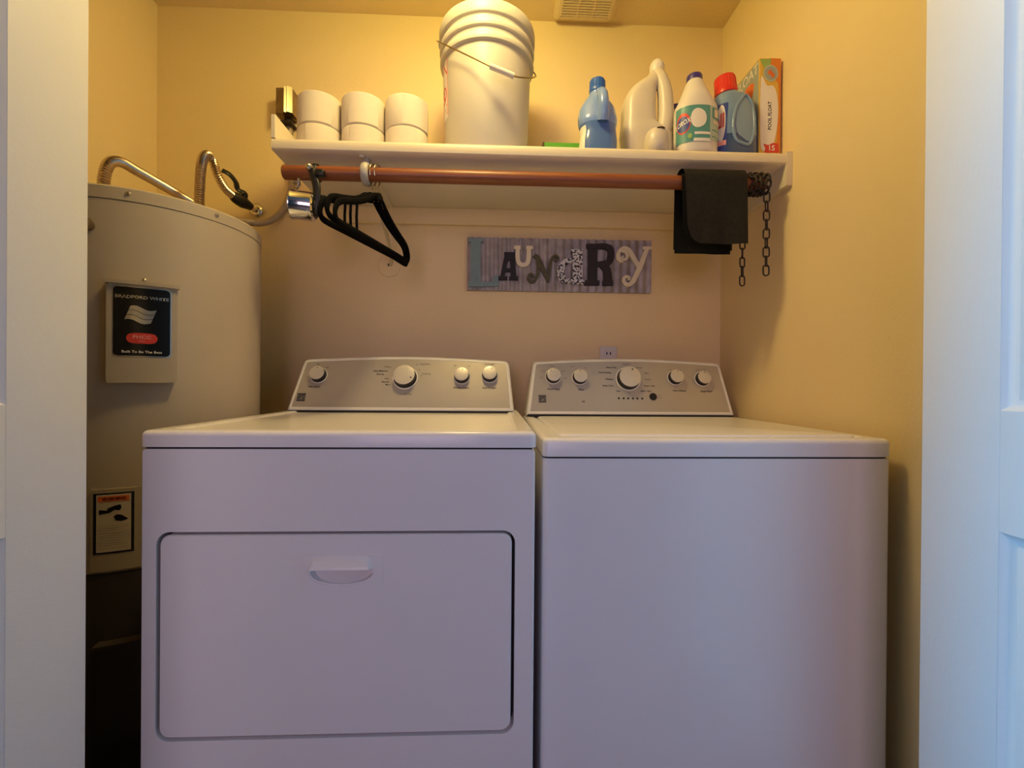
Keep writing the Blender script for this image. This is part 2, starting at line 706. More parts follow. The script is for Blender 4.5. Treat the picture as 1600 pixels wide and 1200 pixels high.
bm = new(); win_frame(bm, -.06, .38, .45, 2.05, lambda u, v, t: Vector((-2.08 + t, u, v))); struct('added_window_1', bm, M_door)  # frame of the narrow side window added for the blue door light
bm = new(); win_frame(bm, -1.35, .25, .7, 2.1, lambda u, v, t: Vector((u, -2.78 + t, v))); struct('added_window_2', bm, M_door)  # frame of the rear window added to light the machines


# door leaves standing open at each side of the closet opening
def door_leaf(name, xf, sx, pan, y0=.382):
    """xf = plane of the face turned to the opening, sx = side the leaf's thickness goes to"""
    y1 = .727
    bm = new()
    T = .033

    def fn(u, v, t):
        return Vector((xf + sx * t, u, v))
    zs = [.02] + [z for p in pan for z in p] + [2.02]
    # stiles and rails as one slab with sunk, raised-field panels
    st = .117
    for a, b in ((y0, y0 + st), (y1 - st, y1)):
        plate(bm, [(a, .02), (b, .02), (b, 2.02), (a, 2.02)], fn, T, 0, .0015)
    prev = .02
    for p0, p1 in list(pan) + [(2.02, None)]:
        plate(bm, [(y0 + st, prev), (y1 - st, prev), (y1 - st, p0), (y0 + st, p0)], fn, T, 0)
        prev = p1
    for p0, p1 in pan:
        o = [(y0 + st, p0), (y1 - st, p0), (y1 - st, p1), (y0 + st, p1)]
        rings = []
        for ins, dep in ((0, 0), (.004, .004), (.010, .008), (.016, .009), (.040, .002), (.045, .0015)):
            rings.append([fn(u, v, dep) for u, v in inset(o, ins)])
        loops(bm, rings, cap0=False)
        plate(bm, o, fn, T, T - .01)
    o = struct(name, bm, M_door, 25)
    return o


door_leaf('door_1', -.646, -1, ((.20, .80), (.975, 1.90)))
door_leaf('door_2', .731, 1, ((.20, .80), (.975, 1.90)), .085)  # lengthened out of view to keep rear light off the washer gap
door_leaf('door_3', -.682, -1, ((.20, .80), (.975, 1.90)))
# ================================================================ dryer
DX0, DX1, DY = -.644, .078, .83
dry = thing('clothes_dryer', 'white front-loading clothes dryer with wide drop-down door, left of the washer', 'dryer', (-.283, 1.2, 0))
bm = new()
outer = rrect((DX0 + DX1) / 2, .453, DX1 - DX0, .862, .006, 3)
door_o = rrect(-.287, .540, .656, .384, .024, 8)
O, I = face_with_hole(outer, door_o)
loops(bm, [[Vector((u, 1.50, v)) for u, v in O], [Vector((u, DY + .006, v)) for u, v in O],
           [Vector((u, DY, v)) for u, v in face_with_hole(inset(outer, .005), door_o)[0]] if False else [Vector((u + (.004 if u < -.3 else -.004) * (1 if abs(u + .283) > .35 else 0), DY, v)) for u, v in O],
           [Vector((u, DY, v)) for u, v in I], [Vector((u, DY + .002, v)) for u, v in I], [Vector((u, DY + .030, v)) for u, v in I]])
obj('cabinet', bm, M_enamel, dry, 30)
bm = new(); plate(bm, inset(door_o, -.002), frontal, DY + .0296, DY + .0285); obj('door_gap_shade', bm, M_gap, dry)  # near-black plate standing in for shade inside the door gap
bm = new(); plate(bm, rrect(-.283, .8855, DX1 - DX0 - .012, .006, .001, 1), frontal, 1.49, DY + .006); obj('top_seam', bm, M_gap, dry)
# drop-down door with a finger pocket
bm = new()
door_i = inset(door_o, .006)
pocket = [(-.338, .652), (-.334, .646), (-.324, .640), (-.305, .6355), (-.281, .634), (-.257, .6355), (-.238, .640), (-.228, .646), (-.224, .652), (-.2235, .657), (-.2265, .6615), (-.231, .663),
          (-.281, .663), (-.331, .663), (-.3355, .6615), (-.3385, .657)]
O, I = face_with_hole(door_i, pocket)
Ob = [(-.287 + (u + .287) * .994, .540 + (v - .540) * .99) for u, v in O]
cxp, czp = -.281, .650
I2 = [(cxp + (u - cxp) * .985, .6355 + (v - .634) * .96) for u, v in I]
loops(bm, [[Vector((u, DY + .028, v)) for u, v in O], [Vector((u, DY + .003, v)) for u, v in O], [Vector((u, DY, v)) for u, v in Ob],
           [Vector((u, DY, v)) for u, v in I], [Vector((u, DY + .0015, v)) for u, v in I], [Vector((u, DY + .002 + .0245 * max(0, min(1, (v - .634) / .024)), v)) for u, v in I2]], cap0=True)
drd = obj('dryer_door', bm, M_enamel, dry, 30)
bm = new()
bz = rrect(-.2785, .658, .147, .060, .004, 4)
O, I = face_with_hole(bz, inset(pocket, -.003))
loops(bm, [[Vector((u, DY - .0001, v)) for u, v in O], [Vector((u, DY - .0016, v)) for u, v in face_with_hole(inset(bz, .001), inset(pocket, -.003))[0][:len(O)]] if False else [Vector((u, DY - .0014, v)) for u, v in O],
           [Vector((u, DY - .0014, v)) for u, v in I], [Vector((u, DY - .0001, v)) for u, v in I]], False, False)
obj('handle_bezel', bm, M_enamel, drd, 30)
bm = new()
rows_ = []
for q in range(9):
    t = q / 8
    y = DY - .0015 - .013 * math.sin(t * PI / 2) ** 1.3
    z = .6855 - .0205 * t
    e = .006 * (1 - t)
    rows_.append([Vector((-.340 + e, DY + .001, z)), Vector((-.334 + e, y, z)), Vector((-.228 - e, y, z)), Vector((-.222 - e, DY + .001, z))])
loops(bm, rows_)
obj('handle_lip', bm, M_enamel, drd, 40)
# top deck
bm = new()
cxm, cym = (DX0 + DX1) / 2, 1.163
tp = rrect(cxm, cym, DX1 - DX0 + .004, .672, .014, 5)


def flat(z):
    return lambda u, v, t=0: Vector((u, v, z))


rings = [[Vector((u, v, .888)) for u, v in tp]]
for k in range(5):
    a = rad(90 * k / 4)
    rings.append([Vector((u, v, .908 + .010 * math.sin(a))) for u, v in inset(tp, .010 * (1 - math.cos(a)))])
rings.append([Vector((u, v, .918)) for u, v in rrect(cxm, cym, DX1 - DX0 - .064, .604, .012, 5)])
rings.append([Vector((u, v, .9135)) for u, v in rrect(cxm, cym, DX1 - DX0 - .076, .592, .010, 5)])
loops(bm, rings)
obj('top_deck', bm, M_enamel, dry, 30)


# ---------------------------------------------------------------- control consoles
def console(parent, x0, x1, xt0, xt1, yb, yt, zb, zt, crown, knobs, legend, dark, fn_extra=None):
    k = (yt - yb) / (zt - zb)
    al = math.atan(k)
    nrm = Vector((0, -math.cos(al), math.sin(al)))

    def P(x, z, off=0):
        return Vector((x, yb + (z - zb) * k, z)) + nrm * off
    # outline: slanted sides, rounded top corners, crowned top
    r = .016
    out = [(x0, zb), (x1, zb)]
    dirr = Vector((xt1 - x1, zt - zb)).normalized()
    dirl = Vector((xt0 - x0, zt - zb)).normalized()
    n = 6
    a1 = math.atan2(dirr.x, dirr.y)
    for q in range(n + 1):
        t = q / n
        p = Vector((xt1, zt)) * 2 * t * (1 - t) + (Vector((xt1, zt)) - dirr * r) * (1 - t) ** 2 + Vector((xt1 - r, zt + crown * .10)) * t * t
        out.append(tuple(p))
    for q in range(1, 24):
        t = q / 24
        x = xt1 - r + (xt0 + r - xt1 + r) * t
        out.append((x, zt + crown * (.10 + .90 * math.sin(PI * t))))
    for q in range(n + 1):
        t = q / n
        p = Vector((xt0, zt)) * 2 * t * (1 - t) + (Vector((xt0, zt)) - dirl * r) * t * t + Vector((xt0 + r, zt + crown * .10)) * (1 - t) ** 2
        out.append(tuple(p))
    bm = new()
    ring = []
    back = [Vector((u, yt + .055, v)) for u, v in out]
    rings = [back, [P(u, v, -.012) for u, v in out]]
    for q in range(5):
        a = rad(90 * q / 4)
        rings.append([P(u, v, -.010 + .010 * math.sin(a)) for u, v in inset(out, .009 * (1 - math.cos(a)))])
    rings.append([P(u, v, 0) for u, v in inset(out, .012)])
    rings.append([P(u, v, -.002) for u, v in inset(out, .0125)])
    loops(bm, rings)
    cons = obj('console', bm, M_plw, parent, 40)
    bm = new()
    ins = inset(out, .0125)
    lo = [(u, max(v, zb + .004)) for u, v in ins]
    loops(bm, [[P(u, v, -.0021) for u, v in lo], [P(u, v, -.0008) for u, v in lo]])
    pan = obj('control_panel', bm, M_panel, cons, 40)
    bm = new()
    plate(bm, [(x0 + .004, zb - .004), (x1 - .004, zb - .004), (x1 - .004, zb + .002), (x0 + .004, zb + .002)], lambda u, v, t: Vector((u, t, v)), yb + .03, yb + .0015)
    obj('console_gap', bm, M_gap, cons)
    for (px, py, rpx, ang) in knobs:
        H = .021 if rpx < 15 else .026
        # cap centre lies H in front of the face: slide along the sight line to that plane
        Y = yb + .03
        for _ in range(12):
            p = at(px, py, Y)
            Y = yb + (p.z - zb) * k - H / math.cos(al)
        p = at(px, py, Y)
        rr = rpx * Y / FPX
        base = p - nrm * (H - .0002)
        bm = new()
        lathe(bm, [(rr * 1.06, -.001), (rr * 1.05, .004), (rr * 1.02, .005), (rr * .99, H * .55), (rr * .97, H - .002)], base, nrm, 36, True, True)
        kn = obj('knob', bm, M_black, cons, 40)
        bm = new()
        lathe(bm, [(rr * .97, H - .002), (rr * .975, H - .001), (rr * .95, H), (rr * .80, H + .0006), (rr * .6, H + .001), (0, H + .0012)], base, nrm, 36, True, False)
        obj('knob_cap', bm, M_cap, kn, 40)
        bm = new()
        right = Vector((1, 0, 0))
        upv = nrm.cross(right) * -1
        if upv.z < 0:
            upv = -upv
        c = base + nrm * (H + .0006) + (right * math.sin(rad(ang)) + upv * math.cos(rad(ang))) * rr * .72
        lathe(bm, [(rr * .075, 0), (rr * .075, .0007)], c, nrm, 12, True, True)
        obj('pointer_mark', bm, M_ink, kn, 40)
        bm = new()
        lathe(bm, [(rr * 1.16, -.0004), (rr * 1.16, .0012), (rr * 1.10, .0016), (rr * 1.06, .0016)], base, nrm, 36, True, False)
        obj('knob_ring', bm, M_plw, kn, 40)
    for mm, items, nm in ((M_ink, dark, 'printed_label'), (M_inkl, legend, 'printed_legend')):
        for (s, px, py, h) in items:
            bm = new()
            Y = yb + .03
            for _ in range(8):
                q = at(px, py, Y)
                Y = yb + (q.z - zb) * k
            q = at(px, py, Y)
            size = h * Y / FPX / .70
            text_map(bm, s, size, lambda x, y, q=q: P(q.x + x, q.z + y * math.cos(al), .0002), bold=.02)
            obj(nm, bm, mm, cons, 0)

    def on(px, py, off=0.0):
        Y = yb + .03
        for _ in range(8):
            q = at(px, py, Y)
            Y = yb + (q.z - zb) * k
        q = at(px, py, Y)
        return P(q.x, q.z, off)
    return cons, P, on, nrm


def emblem(cons, P, on, px, py, s):
    """square dark badge cut by pale lines"""
    c = on(px, py)
    bm = new()
    bars = [(-1, 1, .55, 1), (-1, 1, .05, .40), (-1, 1, -.45, -.10), (-1, 1, -1, -.60)]
    for (a, b, lo, hi) in bars:
        pts = [(a, lo), (b, lo), (b, hi), (a, hi)]
        plate(bm, pts, lambda u, v, t: P(c.x + u * s, c.z + v * s * .95, t), -.0004, .0005)
    tri = [(-.15, -.55), (.15, -.05), (.55, .45), (.85, .58), (.35, -.02), (.05, -.6)]
    obj('badge', bm, M_ink, cons, 0)
    bm = new()
    plate(bm, [(-.2, -.62), (.1, -.05), (.9, .12), (.95, .02), (.35, -.12), (.02, -.62)], lambda u, v, t: P(c.x + u * s, c.z + v * s * .95, t), .0005, .0007)
    obj('badge_stroke', bm, M_panel, cons, 0)


cons, P, on, nrm = console(
    dry, -.641, .063, -.618, .047, 1.385, 1.46, .918, 1.083, .013,
    [(494.5, 582, 11.5, 0), (631, 585, 17, 115), (721, 584, 11.5, 10), (765, 582, 11.5, 25)],
    [('Off', 497, 569, 2.2), ('High', 511, 574, 2.2), ('Timed Dry', 664, 569, 2.4), ('Touch Up', 666, 584, 2.4), ('70', 655, 578, 2), ('50', 652, 570, 2), ('20', 658, 587, 2),
     ('Off', 711, 571.5, 2), ('On', 733, 572, 2), ('Cycle Signal', 765, 569, 2.2), ('Delicate', 606, 573, 2.2), ('Air Only', 637, 615.5, 2.4)],
    [('Dry Temp', 491, 604, 2.8), ('Auto Moisture', 595, 579.5, 2.6), ('Sensing', 594, 584.5, 2.6), ('Less', 604, 591.5, 2.4), ('Normal', 602, 596.5, 2.6), ('More', 606, 601, 2.4),
     ('Wrinkle Guard', 720.5, 606, 2.8), ('Push to Start', 764.5, 606, 2.8)])
emblem(cons, P, on, 470.5, 620.5, .0125)

# ================================================================ washer
WX0, WX1, WY = .099, .825, .884
wash = thing('washing_machine', 'white top-loading washing machine right of the dryer', 'washing machine', (.462, 1.2, 0))
bm = new()
wr = rrect((WX0 + WX1) / 2, (WY + 1.53) / 2, WX1 - WX0, 1.53 - WY, .012, 5)
loops(bm, [[Vector((u, v, .02)) for u, v in wr], [Vector((u, v, .858)) for u, v in wr]])
obj('cabinet', bm, M_enamel, wash, 30)
bm = new()
loops(bm, [[Vector((u, v, .8575)) for u, v in inset(wr, .005)], [Vector((u, v, .863)) for u, v in inset(wr, .005)]])
obj('top_seam', bm, M_gap, wash, 30)
bm = new()
tp = inset(wr, -.001)
rings = [[Vector((u, v, .8615)) for u, v in inset(tp, .001)], [Vector((u, v, .8625)) for u, v in tp]]
for q in range(5):
    a = rad(90 * q / 4)
    rings.append([Vector((u, v, .888 + .011 * math.sin(a))) for u, v in inset(tp, .011 * (1 - math.cos(a)))])
wcx, wcy = (WX0 + WX1) / 2, (WY + 1.53) / 2
rings.append([Vector((u, v, .899)) for u, v in rrect(wcx, wcy, WX1 - WX0 - .058, 1.53 - WY - .058, .014, 5)])
rings.append([Vector((u, v, .895)) for u, v in rrect(wcx, wcy, WX1 - WX0 - .066, 1.53 - WY - .066, .012, 5)])
loops(bm, rings)
obj('top_deck', bm, M_enamel, wash, 30)
bm = new()
lid = rrect((WX0 + WX1) / 2, 1.17, WX1 - WX0 - .075, .505, .03, 6)
rings = [[Vector((u, v, .8945)) for u, v in lid]]
for q in range(4):
    a = rad(90 * q / 3)
    rings.append([Vector((u, v, .897 + .006 * math.sin(a))) for u, v in inset(lid, .006 * (1 - math.cos(a)))])
loops(bm, rings)
obj('lid', bm, M_enamel, wash, 30)
cons, P, on, nrm = console(
    wash, .104, .801, .130, .779, 1.44, 1.50, .905, 1.084, .014,
    [(865.5, 585, 11, -35), (907.5, 586.5, 11, -5), (985, 588, 17.5, 20), (1058.5, 587, 11, 10), (1101.5, 589, 11, 0)],
    [('Warm', 863, 572, 2), ('Cool', 848, 580, 2), ('Hot', 846, 590, 2), ('Cold', 880, 580, 2), ('Tap', 883, 591, 2), ('Off', 894, 573, 2), ('On', 915, 575, 2),
     ('Normal', 978.5, 569, 2.4), ('Delicate', 999, 574.5, 2.3), ('Bulky', 1010, 583, 2.3), ('Whites', 1012, 593, 2.3),
     ('Off', 1048, 578, 2), ('On', 1063, 578, 2), ('Off', 1089, 578.5, 2), ('On', 1101, 578, 2), ('Fill', 984, 613.5, 2), ('Start', 1031, 617, 2), ('Pause', 1031, 621, 2)],
    [('Wash Temp', 865, 608, 2.8), ('Rinse', 908, 608.5, 2.8), ('Heavy Duty', 955, 574, 2.4), ('Auto Sensing', 945, 582, 2.6), ('Whitest', 952, 592.5, 2.5), ('Deep Clean', 950, 602.5, 2.5),
     ('Soak', 966, 611, 2.3), ('Rinse + Spin', 1015, 603, 2.4), ('Drain + Spin', 1009, 611, 2.3), ('Fabric Softener', 1062, 610.5, 2.5), ('Deep Water', 1104, 611.5, 2.6), ('HE', 911.5, 627.5, 2.8)])
emblem(cons, P, on, 847.5, 623, .0125)
for px in (967, 974.5, 981.5, 989, 996, 1003.5):
    c = on(px, 622.3 + (px - 967) * .012)
    bm = new()
    lathe(bm, [(.0033, -.0005), (.0033, .0006), (0, .0009)], c, nrm, 14, True)
    obj('indicator_light', bm, M_black, cons, 40)
c = on(1020.5, 619.8)
bm = new()
lathe(bm, [(.0125, -.0005), (.0125, .0015), (.0115, .0028), (0, .0034)], c, nrm, 24, True)
obj('start_button', bm, M_black, cons, 40)

# ================================================================ water heater
HX, HY, HR = -.955, 1.28, .258
heat = thing('water_heater', 'tall grey cylindrical electric water heater in the left corner', 'water heater', (HX, HY, 0))


def cyl(ang, z, r):
    return Vector((HX + r * math.cos(rad(ang)), HY + r * math.sin(rad(ang)), z))


def arc(u):
    return math.degrees(u / HR)


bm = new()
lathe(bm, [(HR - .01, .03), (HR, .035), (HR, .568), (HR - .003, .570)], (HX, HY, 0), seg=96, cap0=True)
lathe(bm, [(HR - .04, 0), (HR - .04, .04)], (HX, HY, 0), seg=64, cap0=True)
obj('lower_jacket', bm, M_heaterd, heat, 40, 'lower section of the jacket, darkened for shade')
bm = new()
lathe(bm, [(HR - .003, .570), (HR, .572), (HR, 1.418), (HR - .004, 1.420)], (HX, HY, 0), seg=96)
obj('tank_jacket', bm, M_heater, heat, 40)
bm = new()
lathe(bm, [(HR - .004, 1.419), (HR + .0015, 1.420), (HR + .0015, 1.447), (HR - .002, 1.451), (HR - .012, 1.451), (HR - .016, 1.446), (0, 1.452)], (HX, HY, 0), seg=96)
obj('top_cap', bm, M_heater, heat, 40)
for a in (-64, -25):
    bm = new()
    n = Vector((math.cos(rad(a)), math.sin(rad(a)), 0))
    lathe(bm, [(.005, -.002), (.005, .002), (.003, .004), (0, .0045)], cyl(a, 1.436, HR + .001), n, 14, True)
    obj('screw', bm, M_steel, heat)
bm = new()
lathe(bm, [(.028, 0), (.028, .014), (.022, .02), (0, .021)], (HX - .015, HY - .13, 1.447), seg=28, cap0=True)
obj('element_cap', bm, M_heaterp, heat)


def curved(bm, a0, a1, z0, z1, r0, r1, n=14, rr=0.0):
    """curved slab on the tank"""
    w = (a1 - a0) * PI / 180 * HR
    pts = rrect(0, (z0 + z1) / 2, w, z1 - z0, rr, 6) if rr else None
    if not rr:
        pts = [(-w / 2 + w * k / n, z0) for k in range(n + 1)] + [(w / 2 - w * k / n, z1) for k in range(n + 1)]
    am = (a0 + a1) / 2
    b = new()
    loops(b, [[cyl(am + arc(u), v, r0) for u, v in pts], [cyl(am + arc(u), v, r1) for u, v in pts]], True, False)
    # front surface: strips following the curve
    N = 40
    xs = [-w / 2 * math.cos(PI * k / N) for k in range(N + 1)]
    P2 = [Vector((u, v)) for u, v in pts]

    def span(x):
        vs = []
        for i in range(len(P2)):
            p, q = P2[i], P2[(i + 1) % len(P2)]
            if (p.x - x) * (q.x - x) <= 0 and abs(p.x - q.x) > 1e-9:
                vs.append(p.y + (q.y - p.y) * (x - p.x) / (q.x - p.x))
        if not vs:
            vs = [(z0 + z1) / 2]
        return min(vs), max(vs)
    g = []
    for x in xs:
        x = max(min(x, w / 2 - 1e-5), -w / 2 + 1e-5)
        lo, hi = span(x)
        g.append((b.verts.new(cyl(am + arc(x), lo, r1)), b.verts.new(cyl(am + arc(x), hi, r1))))
    for p, q in zip(g, g[1:]):
        b.faces.new((p[0], q[0], q[1], p[1]))
    merge(bm, b)
    return bm


# upper access cover with its printed plate
bm = new(); curved(bm, -71, -44.6, 1.003, 1.226, HR - .002, HR + .020, rr=.006)
curved(bm, -71.8, -43.8, 1.226, 1.234, HR - .002, HR + .026)
cov = obj('access_cover', bm, M_heaterp, heat, 40)
bm = new()
lathe(bm, [(.004, 0), (.004, .004), (0, .006)], cyl(-57.5, 1.242, HR), Vector((math.cos(rad(-57.5)), math.sin(rad(-57.5)), 0)), 12, True)
obj('screw', bm, M_steel, cov)
R1 = HR + .020
bm = new(); curved(bm, -68.6, -47.0, 1.062, 1.2215, R1, R1 + .0006, rr=.008); pl_ = obj('label_border', bm, M_foil, cov, 40, 'thin silver border of the black label')
bm = new(); curved(bm, -68.4, -47.5, 1.0645, 1.2195, R1, R1 + .0012, rr=.008); lab = obj('black_label', bm, M_lblack, cov, 40, 'black rounded label')
LA = -57.95


def onlab(off=.0018):
    return lambda u, v, t=0: cyl(LA + arc(u), v, R1 + off)


bm = new(); text_map(bm, 'BRADFORD WHITE', .0098, lambda x, y: onlab()(x, 1.1975 + y), bold=.03, sx=1.05); obj('label_lettering', bm, M_foil, lab, 0)
bm = new()
for k in range(3):
    lo_, hi_ = [], []
    for i in range(13):
        t = i / 12
        u = -.0205 + .043 * t - .0033 * k
        v = 1.1715 - .0108 * k - .006 * t + .0034 * math.sin(2 * PI * t + .3)
        lo_.append((u - .0015, v - .0048))
        hi_.append((u + .0015, v + .0048))
    q0 = [bm.verts.new(onlab(.0018)(u, v)) for u, v in lo_]
    q1 = [bm.verts.new(onlab(.0018)(u, v)) for u, v in hi_]
    for i in range(12):
        bm.faces.new((q0[i], q0[i + 1], q1[i + 1], q1[i]))
obj('flag_emblem', bm, M_foil, lab, 0)
bm = new()
for q in range(16):
    xa, xb = -.0255 + .051 * q / 16, -.0255 + .051 * (q + 1) / 16
    ya, yb_ = [.0122 * max(0, 1 - abs(x / .0256) ** 3.2) ** (1 / 3.2) for x in (xa, xb)]
    bm.faces.new([bm.verts.new(onlab(.0016)(x, 1.1045 + y)) for x, y in ((xa, -ya), (xb, -yb_), (xb, yb_), (xa, ya))])
bmesh.ops.remove_doubles(bm, verts=bm.verts, dist=1e-6)
obj('red_oval', bm, M_lred, lab, 0)
bm = new(); text_map(bm, 'PHCC', .0105, lambda x, y: onlab(.0021)(x, 1.107 + y), bold=.02, sx=1.1); text_map(bm, 'PRO', .005, lambda x, y: onlab(.0021)(x, 1.098 + y)); obj('oval_lettering', bm, M_lpink, lab, 0)
bm = new(); text_map(bm, 'Built To Be The Best', .0078, lambda x, y: onlab()(x, 1.0735 + y), bold=.01); obj('slogan_lettering', bm, M_lwhite, lab, 0)

# warning plate low on the tank
bm = new(); curved(bm, -78.3, -58.0, .576, .762, HR - .002, HR + .0025); wp = obj('warning_plate', bm, M_heaterp, heat, 40)
RW = HR + .0025
bm = new(); curved(bm, -77.2, -61.0, .616, .753, RW, RW + .0006); wl = obj('warning_label', bm, M_lblack, wp, 40, 'black framed safety label')
bm = new(); curved(bm, -75.9, -62.2, .620, .7495, RW, RW + .0011); obj('label_paper', bm, M_paper, wl, 40)
bm = new(); curved(bm, -75.3, -62.9, .734, .746, RW, RW + .0016); obj('orange_header', bm, M_lor, wl, 40)
bm = new(); text_map(bm, 'WARNING', .0085, lambda x, y: cyl(-68.8 + arc(x), .740 + y, RW + .0022), bold=.02); obj('header_lettering', bm, M_lblack, wl, 0)


def onw(off):
    return lambda u, v, t=0: cyl(-69 + arc(u), v, RW + off)


bm = new()
for pts in ([(-.026, .716), (-.012, .714), (-.010, .719), (.002, .724), (.012, .726), (.014, .718), (.010, .713), (.002, .715), (-.008, .708), (-.026, .706)],
            [(.000, .700), (.006, .704), (.014, .702), (.026, .692), (.014, .688), (.004, .690)]):
    ci = onw(.0016)
    vs = [bm.verts.new(ci(u, v)) for u, v in pts]
    bm.faces.new(vs)
obj('pictogram', bm, M_lblack, wl, 0)
bm = new()
for k in range(10):
    z = .680 - .0055 * k
    ribbon(bm, [(-.027, z), (.0, z), (.027 - (.012 if k % 4 == 3 else 0), z)], .0012, lambda u, v, t: onw(t)(u, v), .0012, .0016)
obj('fine_print', bm, M_heater, wl, 0)
bm = new(); n = Vector((math.cos(rad(-80)), math.sin(rad(-80)), 0)); lathe(bm, [(.012, -.002), (.012, .012), (.016, .014), (.016, .022), (.010, .026), (0, .027)], cyl(-80, 1.355, HR), n, 20, True); obj('relief_port', bm, M_brass, heat)
# lower access cover
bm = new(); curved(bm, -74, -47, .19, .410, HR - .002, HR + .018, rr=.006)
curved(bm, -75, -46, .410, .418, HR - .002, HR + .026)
obj('access_cover', bm, M_heaterd, heat, 40)  # cover takes the same shade-darkened colour as the lower jacket

# ---------------------------------------------------------------- pipes of the heater
h1 = thing('flexible_water_pipe', 'corrugated copper-coloured flexible pipe arching off the left of the water heater top', 'water pipe', (-1.02, 1.2, 1.45), 'flexible pipes on the water heater')
bm = new(); corrugated(bm, [(-1.020, 1.195, 1.455), (-1.021, 1.193, 1.53), (-1.018, 1.205, 1.578), (-1.018, 1.24, 1.600), (-1.020, 1.30, 1.603), (-1.022, 1.40, 1.606), (-1.024, 1.55, 1.608), (-1.024, 1.647, 1.608)], .0125)
obj('corrugated_pipe', bm, M_flex, h1, 60)
bm = new(); lathe(bm, [(.018, 0), (.018, .022), (.014, .026)], (-1.020, 1.195, 1.446), seg=6, cap0=True, cap1=True); obj('pipe_nut', bm, M_steel, h1)
h2 = thing('flexible_water_pipe', 'corrugated flexible pipe looping up high to the black shut-off valve at the wall', 'water pipe', (-.89, 1.36, 1.45), 'flexible pipes on the water heater')
bm = new(); corrugated(bm, [(-.888, 1.36, 1.455), (-.889, 1.362, 1.56), (-.892, 1.375, 1.66), (-.897, 1.40, 1.702), (-.902, 1.43, 1.716), (-.905, 1.455, 1.704), (-.906, 1.48, 1.675), (-.905, 1.515, 1.652), (-.900, 1.555, 1.642)], .0125)
obj('corrugated_pipe', bm, M_flex, h2, 60)
bm = new(); lathe(bm, [(.018, 0), (.018, .022), (.014, .026)], (-.888, 1.36, 1.446), seg=6, cap0=True, cap1=True); obj('pipe_nut', bm, M_steel, h2)
val = thing('shut_off_valve', 'black ball valve with curved lever on the back wall by the water heater', 'valve', (-.871, 1.648, 1.629))
bm = new()
vp = [Vector(p) for p in ((-.902, 1.548, 1.644), (-.898, 1.560, 1.641), (-.893, 1.572, 1.639), (-.887, 1.588, 1.636), (-.882, 1.602, 1.634), (-.877, 1.618, 1.632))]
tube(bm, vp, [.014, .019, .021, .021, .017, .013], 16)
obj('valve_body', bm, M_black, val, 50)
bm = new()
lev = catmull([at(347, 266, 1.52), at(358, 272, 1.53), at(368, 284, 1.55), at(372, 296, 1.565), at(382, 302, 1.575), at(381, 310, 1.58)], 6)
tube(bm, lev, .0105, 12, flat=.45, flat_dir=(.6, -.6, .5))
obj('lever', bm, M_black, val, 50)
bm = new(); tube(bm, [(-.878, 1.616, 1.632), (-.872, 1.646, 1.630)], .010, 14)
lathe(bm, [(.026, 0), (.026, .003), (.018, .010), (.011, .013)], (-.871, 1.649, 1.630), (0, -1, 0), 28, True, True)
obj('wall_flange', bm, M_chrome, val, 50, 'chrome wall flange')

con = thing('electrical_conduit', 'grey ribbed conduit curving from the water heater up the wall behind the shelf', 'conduit', (-.86, 1.42, 1.45))
bm = new()
corrugated(bm, [(-.86, 1.43, 1.455), (-.862, 1.47, 1.525), (-.868, 1.555, 1.556), (-.835, 1.605, 1.570), (-.795, 1.628, 1.598), (-.762, 1.636, 1.648), (-.744, 1.637, 1.705), (-.744, 1.637, 1.76), (-.748, 1.636, 1.85), (-.751, 1.634, 1.948)], .0115, .0006, .006)
obj('ribbed_sleeve', bm, M_condu, con, 60)
jb = thing('junction_box', 'small bent metal box on the wall above the left end of the shelf', 'electrical box', (-.751, 1.649, 1.99))
bm = new()
for a in ((-.779, -.776, 1.595, 1.649, 1.955, 2.045), (-.779, -.723, 1.646, 1.649, 1.955, 2.045), (-.779, -.723, 1.595, 1.649, 2.042, 2.045), (-.779, -.723, 1.595, 1.649, 1.955, 1.958), (-.726, -.723, 1.595, 1.649, 1.955, 2.045), (-.779, -.752, 1.594, 1.597, 1.955, 2.045)):
    box(bm, *a)
obj('box_body', bm, M_brass, jb, 30)
bm = new()
pts = [(-.754, 1.594), (-.748, 1.586), (-.742, 1.590), (-.737, 1.584), (-.731, 1.588), (-.722, 1.593)]
loops(bm, [[Vector((x, y, 1.957)) for x, y in pts] + [Vector((x, y + .003, 1.957)) for x, y in reversed(pts)],
           [Vector((x, y, 2.047)) for x, y in pts] + [Vector((x, y + .003, 2.047)) for x, y in reversed(pts)]])
obj('box_cover', bm, M_chrome, jb, 30, 'shiny bent cover')
bm = new(); lathe(bm, [(.020, 0), (.020, .006), (.015, .007), (.015, .022)], (-.751, 1.63, 1.934), seg=20, cap0=True, cap1=True); box(bm, -.770, -.728, 1.60, 1.649, 1.928, 1.934); obj('connector', bm, M_rust, jb, 40)

